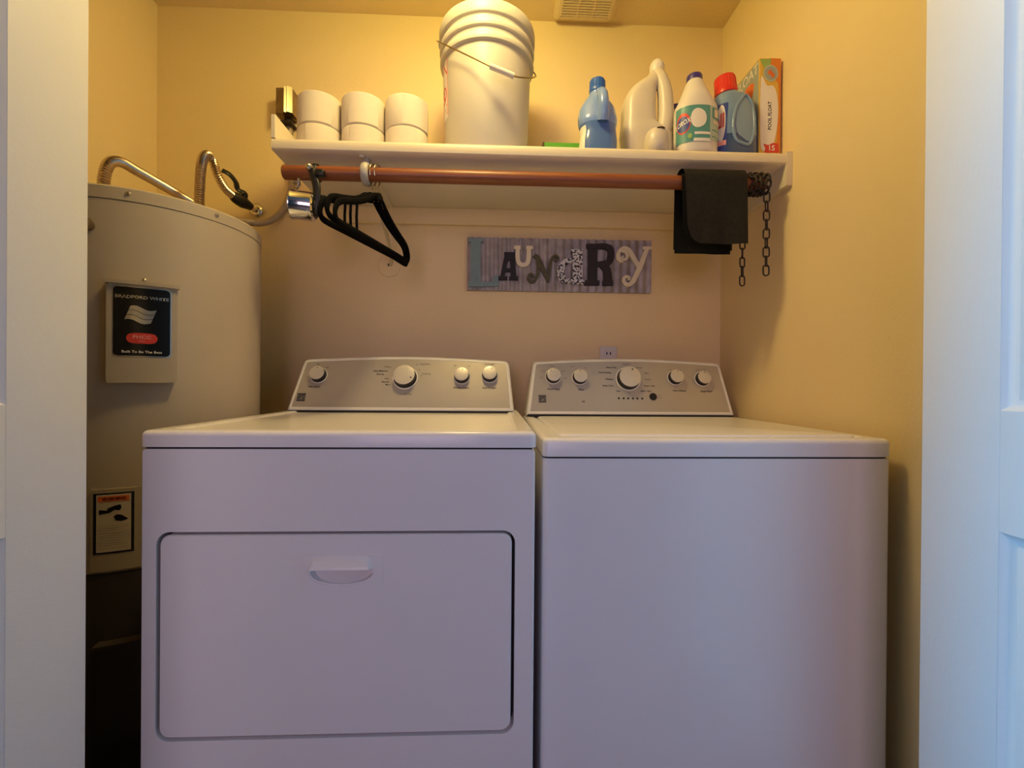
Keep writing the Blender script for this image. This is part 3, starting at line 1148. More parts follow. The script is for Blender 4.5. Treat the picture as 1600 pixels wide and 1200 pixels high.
# ================================================================ shelf
SZ0, SZ1, SYF = 1.650, 1.684, 1.247
SXL, SXR = -.622, .855
shelf = thing('wall_shelf', 'long cream painted shelf across the back wall above the machines', 'shelf', (.12, 1.45, 1.65))
bm = new()
prof = [(YB - .001, SZ0), (SYF + .006, SZ0), (SYF + .001, SZ0 + .004), (SYF, SZ0 + .010), (SYF, SZ1 - .012), (SYF + .003, SZ1 - .004), (SYF + .010, SZ1), (YB - .001, SZ1)]
loops(bm, [[Vector((SXL, y, z)) for y, z in prof], [Vector((SXR - .014, y, z)) for y, z in prof]])
obj('shelf_board', bm, M_shelf, shelf, 40)
bm = new(); box(bm, SXL - .002, SXL + .010, SYF + .002, YB - .001, SZ1 - .001, SZ1 + .064, .001, 1); obj('end_panel', bm, M_shelf, shelf, 30)
bm = new(); box(bm, SXL + .012, SXR - .02, YB - .019, YB - .0005, SZ0 - .060, SZ0, .002, 1); obj('back_cleat', bm, M_wall, shelf, 30, 'wall-coloured batten under the shelf')
bm = new()
pr = [(YB - .002, SZ0 - .062), (SYF + .001, SZ0 - .062), (SYF - .0012, SZ0 - .058), (SYF - .0012, SZ1 + .001), (YB - .002, SZ1 + .001)]
loops(bm, [[Vector((SXR - .016, y, z)) for y, z in pr], [Vector((SXR + .0015, y, z)) for y, z in pr]])
obj('side_cleat', bm, M_shelf, shelf, 30)
# shelf and rod bracket
bx = -.380
bm = new()
box(bm, bx - .006, bx + .006, 1.262, YB - .002, SZ0 - .007, SZ0, .001, 1)
brk = obj('bracket', bm, M_shelf, shelf, 30, 'cream metal bracket holding shelf and rod')
bm = new()
strip = rrect(bx, 1.545, .044, .215, .021, 8)
plate(bm, strip, frontal, YB - .0005, YB - .004, .001)
lathe(bm, [(.041, 0), (.041, .004), (.038, .006), (0, .006)], (bx - .012, YB - .0005, 1.437), (0, -1, 0), 36, True)
obj('wall_plate', bm, M_wall, brk, 30, 'wall-coloured base plate')
bm = new()
br = catmull([(bx, 1.29, SZ0 - .008), (bx, 1.36, 1.625), (bx, 1.46, 1.575), (bx, 1.57, 1.515), (bx, 1.625, 1.46), (bx - .006, 1.642, 1.438)], 8)
tube(bm, br, .009, 10, flat=.6, flat_dir=(1, 0, 0))
obj('brace', bm, M_brkt, brk, 50)
bm = new()
hk = [Vector((bx + .012, 1.27 + .026 * math.cos(rad(a)), 1.597 + .026 * math.sin(rad(a)))) for a in range(80, 300, 12)]
tube(bm, [Vector((bx + .006, 1.285, SZ0 - .004))] + hk, .0065, 10, flat=1.7, flat_dir=(1, 0, 0))
obj('rod_hook', bm, M_hook, brk, 50)
for z, x in ((1.44, bx - .012), (1.60, bx), (1.555, bx)):
    bm = new(); lathe(bm, [(.005, 0), (.004, .003), (0, .004)], (x, YB - .005 if z != 1.44 else YB - .0065, z), (0, -1, 0), 12, True); obj('screw', bm, M_rust, brk)

# ---------------------------------------------------------------- hanging rod and what hangs on it
RY, RZ, RR = 1.27, 1.597, .0195
rod = thing('hanging_rod', 'reddish brown wooden clothes rod running under the shelf', 'clothes rod', (.1, RY, RZ))
bm = new(); lathe(bm, [(RR - .002, 0), (RR, .002), (RR, 1.383), (RR - .002, 1.385)], (-.598, RY, RZ), (1, 0, 0), 28, True, True); obj('wooden_pole', bm, M_rod, rod, 40)
bm = new()
tube(bm, catmull([(-.566, RY + .01, RZ - .017), (-.566, RY + .012, RZ - .034), (-.560, RY - .004, RZ - .044), (-.552, RY - .012, RZ - .038), (-.551, RY - .012, RZ - .022)], 6), .0042, 10)
lathe(bm, [(.010, 0), (.010, .006), (.006, .008)], (-.566, RY + .01, RZ - .0275), (0, 0, 1), 14, True, True)
obj('screw_hook', bm, M_steel, rod, 50)

# clip-on chrome lamp at the left end of the rod
lamp = thing('clip_on_lamp', 'small chrome clip-on lamp with black clamp at the left end of the rod', 'lamp', (-.505, RY, RZ))
ax = Vector((-1, -.10, .06)).normalized()
c0 = at(492, 324, 1.262)
bm = new()
lathe(bm, [(.034, -.002), (.0385, .002), (.039, .006), (.039, .054), (.0405, .056), (.0405, .060), (.0375, .060), (.036, .05), (.030, .02), (0, .012)], c0, ax, 40, True)
obj('lamp_shade', bm, M_chrome, lamp, 40, 'chrome cylindrical shade')
bm = new()
lathe(bm, [(.024, -.012), (.026, -.004), (.034, -.001)], c0, ax, 28, True, True)
box(bm, c0.x - .004, c0.x + .034, c0.y - .012, c0.y + .012, c0.z + .004, c0.z + .032, .004, 2)
obj('lamp_socket', bm, M_black, lamp, 40)
bm = new()
st_ = catmull([at(494, 330, 1.245), at(495, 305, 1.243), at(494, 288, 1.243), at(489, 272, 1.244), at(488, 262, 1.252)], 6)
tube(bm, st_, .011, 12, flat=.5, flat_dir=(0, 1, 0))
obj('clamp_arm', bm, M_black, lamp, 50)
bm = new()
ck = [Vector((-.507, RY + .0225 * math.cos(rad(a)), RZ + .0225 * math.sin(rad(a)))) for a in range(-70, 215, 15)]
tube(bm, ck, .008, 10, flat=.4, flat_dir=None)
box(bm, -.500, -.474, RY - .035, RY - .017, RZ - .022, RZ - .002, .004, 2)
obj('clamp_jaw', bm, M_black, lamp, 50)
bm = new(); lathe(bm, [(.009, 0), (.009, .014), (.006, .018), (0, .019)], (-.512, RY - .021, RZ + .004), (-.4, -1, 0), 16, True); obj('clamp_knob', bm, M_steel, lamp, 40)


# black velvet hangers
def hanger(name, label, x0, ang, tilt):
    """hanger in its own plane: s along the shoulders, z vertical"""
    t = thing(name, label, 'hanger', (x0, RY, RZ + RR), 'black hangers on the rod')
    d = Vector((math.sin(rad(ang)), math.cos(rad(ang)), 0))
    O = Vector((x0, RY, 0))

    def Q(s, z):
        return O + d * s + Vector((0, 0, z + s * tilt))
    z0 = RZ + RR + .003
    bm = new()
    pts = [(-.022, z0 - .034), (-.0245, z0 - .014), (-.014, z0 + .002), (.004, z0 + .004), (.020, z0 - .006), (.0235, z0 - .022), (.010, z0 - .040), (.001, z0 - .058), (0, z0 - .078), (0, z0 - .098)]
    tube(bm, catmull([Q(s, z) for s, z in pts], 6), .0019, 8)
    obj('wire_hook', bm, M_gold, t, 60)
    bm = new()
    zn = 1.534
    L = .205
    sh = [(0, zn), (.022, zn - .004), (.05, zn - .022), (.10, zn - .048), (.15, zn - .067), (.185, zn - .079), (L, zn - .092), (L + .010, zn - .112), (L + .006, zn - .128), (L - .012, zn - .134), (.12, zn - .134), (.04, zn - .134)]
    full = [(-s, z) for s, z in reversed(sh[1:])] + sh
    path = [Q(s, z) for s, z in full]
    tube(bm, catmull(path, 5, True), .0085, 10, True, flat=.45, flat_dir=d.cross(Vector((0, 0, 1))))
    nk = [Q(0, zn + .010), Q(0, zn), Q(0, zn - .012)]
    tube(bm, nk, [.007, .012, .015], 10)
    for s in (-1,):
        tube(bm, [Q(s * .115, zn - .054), Q(s * .118, zn - .095), Q(s * .115, zn - .134)], .0035, 8)
    obj('hanger_frame', bm, M_velvet, t, 60)
    return t


hanger('clothes_hanger', 'black velvet hanger, leftmost of the three, nearest the chrome lamp', -.358, 15.6, .02)
hanger('clothes_hanger', 'black velvet hanger in the middle of the three on the rod', -.346, 14.2, -.02)
hanger('clothes_hanger', 'black velvet hanger, rightmost of the three, its far end reaching furthest right', -.334, 12.2, .035)

# dark cloth folded over the rod
cl = thing('folded_garment', 'charcoal cloth folded over the right part of the rod', 'garment', (.63, RY, RZ))


def drape(x0, x1, zf, zb, yo, rr0, rnd, seed, wave=1.0, xs=14):
    """sheet going up the front, over the rod and down the back"""
    rnd_ = random.Random(seed)
    path = []
    for k in range(14):
        path.append((RY - rr0 - yo, zf + (RZ - zf) * k / 14, 0))
    for a in range(180, -1, -15):
        path.append((RY + (rr0 + yo) * math.cos(rad(a)), RZ + (rr0 + yo) * math.sin(rad(a)), 1))
    for k in range(1, 15):
        path.append((RY + rr0 + yo, RZ - (RZ - zb) * k / 14, 2))
    b = new()
    rows = []
    for (y, z, s) in path:
        row = []
        for i in range(xs + 1):
            t = i / xs
            x = x0 + (x1 - x0) * t
            zz, yy = z, y
            h = max(0, RZ - z)
            yy += wave * (.004 * math.sin(t * 7 + seed) + .003 * math.sin(t * 13 + 2 * seed)) * h / .2 * (-1 if s == 0 else 1)
            if s == 0:
                # rounded lower left corner
                e = max(0, (rnd - (x - x0)) / rnd)
                low = zf + rnd * (1 - math.sqrt(max(0, 1 - e * e))) * .9
                zz = RZ - (RZ - z) * (RZ - low) / (RZ - zf)
                x += .006 * (h / .2) * (1 - t)
            row.append(Vector((x, yy, zz)))
        rows.append(row)
    outer_ = rows
    vv = [[b.verts.new(p) for p in r] for r in rows]
    for p, q in zip(vv, vv[1:]):
        for i in range(xs):
            b.faces.new((p[i], p[i + 1], q[i + 1], q[i]))
    g = bmesh.ops.solidify(b, geom=list(b.faces), thickness=.0035)
    return b


bm = drape(.535, .716, 1.410, 1.415, .017, RR + .001, .05, 1.0)
obj('outer_layer', bm, M_cloth, cl, 60)
bm = drape(.531, .700, 1.43, 1.398, .004, RR + .001, .012, 2.4, .35)
obj('inner_layer', bm, M_clothb, cl, 60, 'black layer showing behind the left and lower edge')

# chain wound round the right end of the rod, two ends hanging
ch = thing('metal_chain', 'dark link chain wound round the right end of the rod with two ends hanging', 'chain', (.765, RY, RZ))


def link(c, dirv, side, L=.0345, w=.0098, r=.0021):
    dirv = Vector(dirv).normalized()
    side = Vector(side)
    side = (side - dirv * side.dot(dirv)).normalized()
    pts = []
    for k in range(24):
        a = 2 * PI * k / 24
        cx = math.cos(a) * w * .80
        cz = math.sin(a) * w * .80 + math.copysign(L / 2 - w, math.sin(a)) * (1 if abs(math.sin(a)) > .05 else 0)
        pts.append(Vector(c) + side * cx + dirv * cz)
    b = new()
    tube(b, pts, r, 8, True)
    return b


def hang(x, y, ztop, zbot, a0):
    z = zbot + .0172
    k = 0
    while z < ztop:
        a = rad(a0 + (k % 2) * 62 + random.uniform(-8, 8))
        obj('chain_link', link((x, y, z), (random.uniform(-.04, .04), 0, 1), (math.cos(a), math.sin(a), 0)), M_rust, ch, 60)
        z += .0268
        k += 1


hang(.725, RY + .002, 1.575, 1.298, 10)
hang(.793, RY - .004, 1.580, 1.328, -20)
for w, xw in enumerate((.742, .757, .772, .786)):
    for k in range(8):
        a = rad(k * 45 + w * 20)
        rr = RR + .0045
        c = (xw + .0016 * k - .006, RY + rr * math.cos(a), RZ + rr * math.sin(a))
        dirv = (.10, -math.sin(a), math.cos(a))
        sd = (1, 0, 0) if k % 2 else (0.3, math.cos(a), math.sin(a))
        obj('chain_link', link(c, dirv, sd, L=.027, w=.0095, r=.0032), M_rust, ch, 60)

# ================================================================ things on the shelf
ST = SZ1
# toilet paper, three stacks of two


def make_roll(label, loc):
    t = thing('toilet_paper_roll', label, 'toilet paper', loc, 'toilet paper rolls on the shelf')
    b = new()
    r, h = .0655, .0985
    prof = [(.021, .002), (.021, 0), (r - .006, 0), (r - .002, .0015), (r, .005), (r + .0006, h * .5), (r, h - .005), (r - .002, h - .0015), (r - .006, h), (.021, h), (.021, h - .002), (.021, .002)]
    # wound with a slight spiral step
    lathe(b, prof, (0, 0, 0), seg=64)
    b.transform(Matrix.Translation(loc))
    obj('paper_winding', b, M_tp, t, 50)
    b = new()
    lathe(b, [(.0205, .001), (.0205, h - .001), (.0190, h - .001), (.0190, .001), (.0205, .001)], loc, seg=28)
    obj('cardboard_core', b, M_card, t, 50)
    b = new()
    lp = Vector(loc)
    ring0, ring1 = [], []
    for k in range(16):
        a = rad(-120 + k * 5.2)
        lift = .0012 + .006 * max(0, (k - 12) / 3) ** 2 * .4
        ring0.append(lp + Vector(((r + lift) * math.cos(a), (r + lift) * math.sin(a), .004)))
        ring1.append(lp + Vector(((r + lift) * math.cos(a), (r + lift) * math.sin(a), h - .005)))
    def inw(p):
        d = Vector((lp.x - p.x, lp.y - p.y, 0)).normalized()
        return p + d * .0006
    loops(b, [r_ + [inw(p) for p in reversed(r_)] for r_ in (ring0, ring1)])
    obj('loose_sheet', b, M_tp, t, 50)
    return t


tx = [(-.552, 1.408), (-.417, 1.408), (-.283, 1.408)]
words = ['leftmost', 'middle', 'rightmost']
r0 = make_roll('white toilet paper roll on top of the leftmost stack', (tx[0][0], tx[0][1], ST + .0995))
for i, (x, y) in enumerate(tx):
    if i:
        dup(r0, (x, y, ST + .0995), 'white toilet paper roll on top of the %s stack' % words[i], rad(-20 + 25 * i))
    dup(r0, (x + .001, y - .0015, ST + .0005), 'white toilet paper roll at the bottom of the %s stack' % words[i], rad([-62, 10, -12][i]))

# five gallon bucket
bk = thing('plastic_bucket', 'large white plastic bucket with wire handle standing on the shelf', 'bucket', (-.031, 1.388, ST))
BC = (-.031, 1.388, 0)
bm = new()
pb = [(0, ST), (.121, ST), (.1255, ST + .003), (.127, ST + .010), (.1345, 1.955), (.1350, 1.978), (.1440, 1.981), (.1452, 1.985), (.1452, 1.994), (.1440, 1.998), (.1385, 2.001), (.1380, 2.012), (.1390, 2.016), (.1455, 2.018), (.1468, 2.022), (.1468, 2.031), (.1455, 2.035), (.1400, 2.038), (.1395, 2.048), (.1405, 2.052), (.1470, 2.054), (.1485, 2.058), (.1488, 2.080), (.1470, 2.087), (.1440, 2.089), (.1410, 2.086), (.1395, 2.06), (.132, 1.97), (.1235, 1.70), (.120, ST + .006), (0, ST + .005)]
lathe(bm, pb, BC, seg=80)
obj('bucket_shell', bm, M_bucket, bk, 28)
bm = new()
wpts = []
for an in (179, 192, 206, 220, 234, 247):
    X_, Y_ = BC[0] + .1545 * math.cos(rad(an)), BC[1] + .1545 * math.sin(rad(an))
    d_ = Vector((X_, Y_, 1.0))
    px_ = 800 + FPX * d_.dot(CR) / d_.dot(CF)
    wpts.append(at(px_, 66 + .468 * (px_ - 687), Y_))
wpts += [at(766, 103.5, 1.212), at(785, 111, 1.213), at(803, 119, 1.218), at(820, 121.5, 1.25), at(832, 121.5, 1.30), at(837, 119, 1.35), at(834, 113, 1.395), at(829, 108, 1.425)]
tube(bm, catmull(wpts, 8), .0021, 8)
obj('wire_handle', bm, M_wire, bk, 60)
bm = new()
tube(bm, [at(766, 103.5, 1.212), at(785, 111.3, 1.213), at(803, 119, 1.218)], .0078, 14)
obj('handle_grip', bm, M_white, bk, 40)
for (x, y, z) in ((-.1785, 1.390, 2.062), (.1125, 1.425, 2.022)):
    bm = new(); d = Vector((x + .031, y - 1.388, 0)).normalized()
    lathe(bm, [(.014, -.012), (.014, 0), (.008, .004), (0, .005)], (x, y, z), d, 18, True); obj('handle_ear', bm, M_bucket, bk, 40)


def bkt(a, z, off=.0006):
    r = .127 + (.1345 - .127) * (z - ST) / (1.955 - ST) + off
    return Vector((BC[0] + r * math.cos(rad(a)), BC[1] + r * math.sin(rad(a)), z))


bm = new()
g = [[bm.verts.new(bkt(-178 + 29 * i / 8, 1.800 + .175 * j / 8)) for i in range(9)] for j in range(9)]
for j in range(8):
    for i in range(8):
        bm.faces.new((g[j][i], g[j][i + 1], g[j + 1][i + 1], g[j + 1][i]))
prn = obj('warning_print', bm, M_lwhite, bk, 60, 'printed warning panel on the left side')
bm = new()


def bkr(u, v, t):
    return bkt(u, v, t)


def bstroke(path, w, sm=0):
    # ribbon in (degrees, metres): scale degrees so that widths match
    s = PI / 180 * .131
    ribbon(bm, [(a * s, z) for a, z in path], w, lambda u, v, t: bkt(u / s, v, t), .0008, .0012, sm)


bstroke([(-177, 1.805), (-177, 1.970)], .0018)
bstroke([(-150, 1.803), (-150, 1.972)], .0018)
bstroke([(-177, 1.970), (-165, 1.971), (-150, 1.972)], .0018)
bstroke([(-172, 1.925), (-162, 1.962), (-152, 1.930)], .006)
bstroke([(-163 + 9 * math.cos(2 * PI * k / 16), 1.875 + .022 * math.sin(2 * PI * k / 16)) for k in range(17)], .004)
bstroke([(-163, 1.888), (-164, 1.872), (-160, 1.860)], .008)
bstroke([(-172, 1.840), (-153, 1.838)], .005)
bstroke([(-172, 1.828), (-156, 1.826)], .003)
bstroke([(-172, 1.818), (-153, 1.816)], .003)
obj('red_print', bm, M_lred, prn, 60)

# flat green box
gb = thing('green_box', 'flat green box lying on the shelf between bucket and blue bottle', 'box', (.235, 1.46, ST), rotz=rad(3))
bm = new(); box(bm, .150, .330, 1.415, 1.56, ST + .001, ST + .100, .002, 1); bx_ = obj('carton', bm, M_bgreen, gb, 30)
bm = new(); box(bm, .149, .154, 1.414, 1.561, ST + .001, ST + .1005, .001, 1); obj('end_flap', bm, M_vdark, gb, 30, 'dark end flap')

# blue bottle with blue cap
bb = thing('detergent_bottle', 'blue bottle with dark blue cap beside the green box', 'bottle', (.304, 1.322, ST))
cx, cy = .3035, 1.322
s1 = smooth_secs([(ST, cx, cy, .050, .036, 3), (ST + 0.0034, cx, cy, .053, .040, 3), (ST + 0.0431, cx + .002, cy, .0545, .041, 3), (ST + 0.0707, cx + .003, cy, .052, .040, 2.8), (ST + 0.0862, cx + .001, cy, .053, .041, 2.5),
                  (ST + 0.1077, cx, cy, .0580, .043, 2.3), (ST + 0.1293, cx, cy + .004, .0575, .042, 2.2), (ST + 0.1534, cx, cy + .006, .052, .038, 2.1), (ST + 0.1767, cx - .001, cy + .004, .036, .030, 2), (ST + 0.1914, cx - .001, cy, .0245, .0235, 2), (ST + 0.1983, cx - .001, cy, .0235, .0230, 2)], 5)
bm = new(); loft(bm, s1, 44, split=ST + 0.0931); obj('bottle_body', bm, [M_bbody, M_bliq], bb, 60)
bm = new()
hp = catmull([(cx + .003, cy - .024, ST + 0.1879), (cx + .004, cy - .047, ST + 0.1690), (cx + .005, cy - .056, ST + 0.1422), (cx + .006, cy - .054, ST + 0.1164), (cx + .006, cy - .044, ST + 0.0931)], 6)
tube(bm, hp, [.014 + .003 * (i / (len(hp) - 1)) for i in range(len(hp))], 14)
obj('bottle_handle', bm, M_bbody, bb, 60)
bm = new(); lathe(bm, [(.0225, 0), (.0240, .002), (.0245, .014), (.0230, .016), (.0230, .038), (.0212, .042), (0, .043)], (cx - .001, cy, ST + 0.1948), seg=32, cap0=True)
for k in range(16):
    a = 2 * PI * k / 16
    tube(bm, [(cx - .001 + .0230 * math.cos(a), cy + .0230 * math.sin(a), ST + 0.2121), (cx - .001 + .0225 * math.cos(a), cy + .0225 * math.sin(a), ST + 0.2319)], .0012, 6)
obj('bottle_cap', bm, M_bcap, bb, 40)
bm = new(); patch(bm, s1, -196, -138, ST + 0.0103, ST + 0.0862, .0009); obj('bottle_label', bm, M_lwhite, bb, 60, 'pale label on the left side')


# milky white jugs
def make_jug(label, loc):
    x, y, z0 = loc
    t = thing('plastic_jug', label, 'jug', loc, 'milky white jugs on the shelf')
    secs = smooth_secs([(z0, x, y, .071, .045, 4), (z0 + .005, x, y, .0755, .050, 4), (z0 + .075, x, y, .0760, .051, 4), (z0 + .105, x - .004, y + .002, .0745, .054, 3.6), (z0 + .128, x - .022, y + .004, .055, .052, 3.4), (z0 + .145, x - .025, y + .004, .050, .051, 3.4),
                        (z0 + .205, x - .024, y + .004, .048, .049, 3.2), (z0 + .240, x - .014, y + .003, .042, .044, 2.8), (z0 + .264, x + .006, y, .037, .034, 2.4), (z0 + .285, x + .024, y, .028, .026, 2.1), (z0 + .302, x + .031, y, .021, .021, 2), (z0 + .310, x + .032, y, .0195, .0195, 2)], 5)
    b = new(); loft(b, secs, 44); obj('jug_body', b, M_jug, t, 60)
    b = new()
    hp = catmull([(x + .030, y - .008, z0 + .300), (x + .042, y - .018, z0 + .268), (x + .050, y - .022, z0 + .230), (x + .053, y - .024, z0 + .180), (x + .051, y - .026, z0 + .135), (x + .040, y - .026, z0 + .098), (x + .010, y - .030, z0 + .078), (x - .045, y - .032, z0 + .068)], 7)
    n = len(hp) - 1
    rs = []
    for i in range(n + 1):
        q = i / n
        rs.append(.018 + .0065 * math.sin(min(1, q * 1.6) * PI / 2) if q < .7 else .0245 - (q - .7) / .3 * .012)
    tube(b, hp, rs, 16, flat=1)
    obj('jug_handle', b, M_jug, t, 60)
    b = new(); lathe(b, [(.0215, 0), (.0225, .002), (.0225, .022), (.021, .026), (.016, .036), (.009, .042), (0, .044)], (x + .033, y, z0 + .302), seg=30, cap0=True)
    obj('jug_cap', b, M_white, t, 40)
    return t


jg = make_jug('milky white jug with moulded handle standing in front, right of the blue bottle', (.470, 1.374, ST))
dup(jg, (.512, 1.590, ST), 'milky white jug mostly hidden behind the other jug')

# dosing ball in front of the jug
db = thing('dosing_cup', 'small white rounded dosing cup in front of the white jug', 'dosing cup', (.4705, 1.284, ST))
bm = new(); lathe(bm, [(.026, 0), (.032, .004), (.0352, .020), (.0354, .038), (.033, .054), (.028, .064), (.023, .0690), (.0215, .0670), (.012, .066), (0, .066)], (.4705, 1.2835, ST), seg=36, cap0=True)
obj('cup_shell', bm, M_jug, db, 60)
bm = new()
tube(bm, [Vector((.473 + .018 * math.cos(rad(a)), 1.2835 + .0265 * math.sin(rad(a)) - .005, ST + .0635)) for a in range(-125, -50, 8)], .0022, 8)
obj('pouring_slit', bm, M_vdark, db, 60, 'dark slit near the rim')

# bleach bottles


def make_bleach(label, loc):
    x, y, z0 = loc
    t = thing('bleach_bottle', label, 'bottle', loc, 'white bleach bottles on the shelf')
    secs = smooth_secs([(z0, x, y, .056, .040, 2.4), (z0 + 0.0036, x, y, .060, .044, 2.4), (z0 + 0.0272, x, y, .0620, .0455, 2.3), (z0 + 0.1312, x, y, .0625, .046, 2.3), (z0 + 0.1430, x, y, .061, .045, 2.2), (z0 + 0.1674, x - .001, y, .049, .043, 2.1), (z0 + 0.1946, x - .003, y, .036, .034, 2), (z0 + 0.2172, x - .004, y, .0265, .0265, 2), (z0 + 0.2226, x - .004, y, .0235, .0235, 2), (z0 + 0.2281, x - .004, y, .021, .021, 2)], 5)
    b = new(); loft(b, secs, 44); obj('bottle_body', b, M_white, t, 60)
    b = new(); lathe(b, [(.020, 0), (.0222, .002), (.0226, .016), (.021, .020), (0, .021)], (x - .004, y + .001, z0 + 0.2253), seg=28, cap0=True); obj('bottle_cap', b, M_purple, t, 40)
    b = new(); patch(b, secs, -172, -72, z0 + 0.0272, z0 + 0.1321, .0009); la = obj('front_label', b, M_teal, t, 60, 'teal label with red and white logo')
    b = new(); patch(b, secs, -72, -12, z0 + 0.0326, z0 + 0.1321, .0009); lb = obj('side_label', b, M_tealp, t, 60, 'pale green directions panel')
    b = new(); ell_patch(b, secs, -142, z0 + 0.0833, 24, .031, .0014); obj('logo_oval', b, M_lred, la, 60)
    b = new(); ell_patch(b, secs, -142, z0 + 0.0805, 21, .023, .0018); obj('logo_field', b, M_lblue, la, 60)

    def on_b(a, z, off):
        s = sec_interp(secs, z)
        return sup((z,) + tuple(s[1:]), rad(a), off)
    b = new(); text_map(b, 'CLOROX', .020, lambda u, v: on_b(-148 + u / .056 * 57, z0 + 0.0814 + v + u * .28, .0024), bold=.02, sx=.72); obj('logo_lettering', b, M_lwhite, la, 0)
    b = new(); ell_patch(b, secs, -100, z0 + 0.0941, 18, .028, .0014); obj('white_shirt_print', b, M_lwhite, la, 60)
    for (pa, qa, qb) in ((-108, .052, .060), (-110, .030, .040)):
        b = new(); patch(b, secs, pa, -72, z0 + qa * .905, z0 + qb * .905, .0014); obj('white_band', b, M_lwhite, la, 60)
    b = new(); ell_patch(b, secs, -120, z0 + 0.0434, 6, .008, .0018); obj('green_badge', b, M_lgreen, la, 60)
    for (zz0, zz1) in ((.106, .140), (.066, .070), (.046, .049)):
        b = new(); patch(b, secs, -66, -20, z0 + zz0 * .905, z0 + zz1 * .905, .0013, 10, 3)
        obj('panel_print', b, M_teal, lb, 60)
    for (pa, pb_, qa, qb) in ((-58, -38, .110, .136), (-62, -24, .088, .100)):
        b = new(); patch(b, secs, pa, pb_, z0 + qa * .905, z0 + qb * .905, .0018, 8, 3); obj('panel_picture', b, M_lcream, lb, 60)
    return t


bl = make_bleach('white bleach bottle with teal label standing in front, left of the red-capped bottle', (.5935, 1.299, ST))
dup(bl, (.598, 1.446, ST), 'white bleach bottle almost hidden behind the front bleach bottle')

# blue detergent bottle with red cap
dt = thing('detergent_bottle', 'pale blue detergent bottle with bright red cap and looped handle', 'bottle', (.716, 1.318, ST))
cx, cy = .7165, 1.318
s2 = smooth_secs([(ST, cx, cy, .058, .038, 3.4), (ST + 0.0045, cx, cy, .0625, .043, 3.4), (ST + 0.0543, cx, cy, .0637, .045, 3.2), (ST + 0.1086, cx, cy, .0635, .045, 3), (ST + 0.1493, cx, cy, .061, .043, 2.7), (ST + 0.1765, cx - .001, cy, .056, .040, 2.4), (ST + 0.1919, cx - .006, cy, .050, .037, 2.2), (ST + 0.2009, cx - .012, cy, .036, .031, 2), (ST + 0.2063, cx - .016, cy, .028, .027, 2)], 5)
bm = new(); loft(bm, s2, 48, split=ST + 0.0679); obj('bottle_body', bm, [M_dbody, M_dliq], dt, 60)
bm = new()


def on_d(a, z, off):
    s = sec_interp(s2, z)
    return sup((z,) + tuple(s[1:]), rad(a), off)


loop = []
for k in range(36):
    q = 2 * PI * k / 36
    loop.append(on_d(-78 + 23 * math.cos(q) + 4 * math.sin(q), ST + 0.1068 + .075 * math.sin(q), .0005))
tube(bm, loop, .0045, 10, True)
obj('handle_rim', bm, M_dbody, dt, 60)
bm = new(); ell_patch(bm, s2, -78, ST + 0.1068, 19, .066, .0012); obj('grip_recess', bm, M_dbody, dt, 60)
cz = ST + 0.2009
bm = new(); lathe(bm, [(.0295, 0), (.0325, .002), (.0330, .012), (.0310, .015), (.0295, .050), (.027, .055), (.010, .056), (0, .056)], (cx - .020, cy, cz), (-.10, 0, 1), 36, True)
for k in range(22):
    a = 2 * PI * k / 22
    d = Vector((math.cos(a), math.sin(a), 0))
    tube(bm, [Vector((cx - .0215, cy, cz + .016)) + d * .0305, Vector((cx - .025, cy, cz + .050)) + d * .0292], .0013, 6)
obj('bottle_cap', bm, M_red, dt, 40, 'bright red screw cap')
bm = new(); patch(bm, s2, -185, -118, ST + 0.0109, ST + 0.1584, .0009, 16, 10); dl = obj('front_label', bm, M_lblue, dt, 60, 'dark blue label with white oval')
bm = new(); ell_patch(bm, s2, -139, ST + 0.0977, 17, .056, .0014); obj('white_oval', bm, M_lwhite, dl, 60)
bm = new(); text_map(bm, 'all', .060, lambda u, v: on_d(-142 + u / .055 * 62, ST + 0.1014 + v + u * .2, .0022), bold=.03, sx=.55); obj('logo_lettering', bm, M_lred, dl, 0)
bm = new(); patch(bm, s2, -160, -119, ST + 0.0308, ST + 0.0453, .0014); obj('pink_band', bm, M_lpink, dl, 60)

# pool float box
pf = thing('pool_float_box', 'tall orange and yellow toy box against the right wall', 'box', (.815, 1.44, ST))
FX0, FX1, FY0, FY1, FZ1 = .783, .849, 1.292, 1.560, ST + .302
bm = new(); box(bm, FX0, FX1, FY0, FY1, ST + .0005, FZ1, .0012, 1); carton = obj('carton', bm, M_yel, pf, 30)
FW, FH = FX1 - FX0, FZ1 - ST


def fr(u, v, t=0):
    return Vector((FX0 + u * FW, FY0 - t, ST + v * FH))


def polyf(name, pts, m, t, par=carton, sm=0, fn=None, label=None):
    b = new()
    if sm:
        pts = [(p.x, p.y) for p in catmull([Vector((a, c, 0)) for a, c in pts], sm, True)]
    plate(b, pts, fn or fr, t - .0004, t)
    return obj(name, b, m, par, 0, label)


polyf('orange_print', [(.45, 1), (1, 1), (1, .02), (.80, .02), (.86, .3), (.93, .5), (.88, .75), (.62, .84)], M_or, .0005)
polyf('green_print', [(.02, .985), (.55, .995), (.50, .93), (.22, .90)], M_lgreen, .0008)
polyf('white_swoosh', [(.10, .82), (.35, .73), (.62, .73), (.80, .66), (.88, .50), (.84, .32), (.66, .14), (.40, .09), (.12, .10), (.06, .30), (.05, .60)], M_lwhite, .0009, sm=4)
ring_ = [(.52 + .34 * math.cos(q), .85 + .082 * math.sin(q)) for q in [2 * PI * k / 28 for k in range(28)]]
polyf('round_picture', ring_, M_tealp, .0012)
polyf('picture_field', [(.52 + (u - .52) * .86, .85 + (v - .85) * .86) for u, v in ring_], M_bgrey, .0014)
polyf('picture_figure', [(.36, .86), (.50, .885), (.58, .865), (.72, .83), (.62, .80), (.52, .83), (.44, .835)], M_lor, .0017)
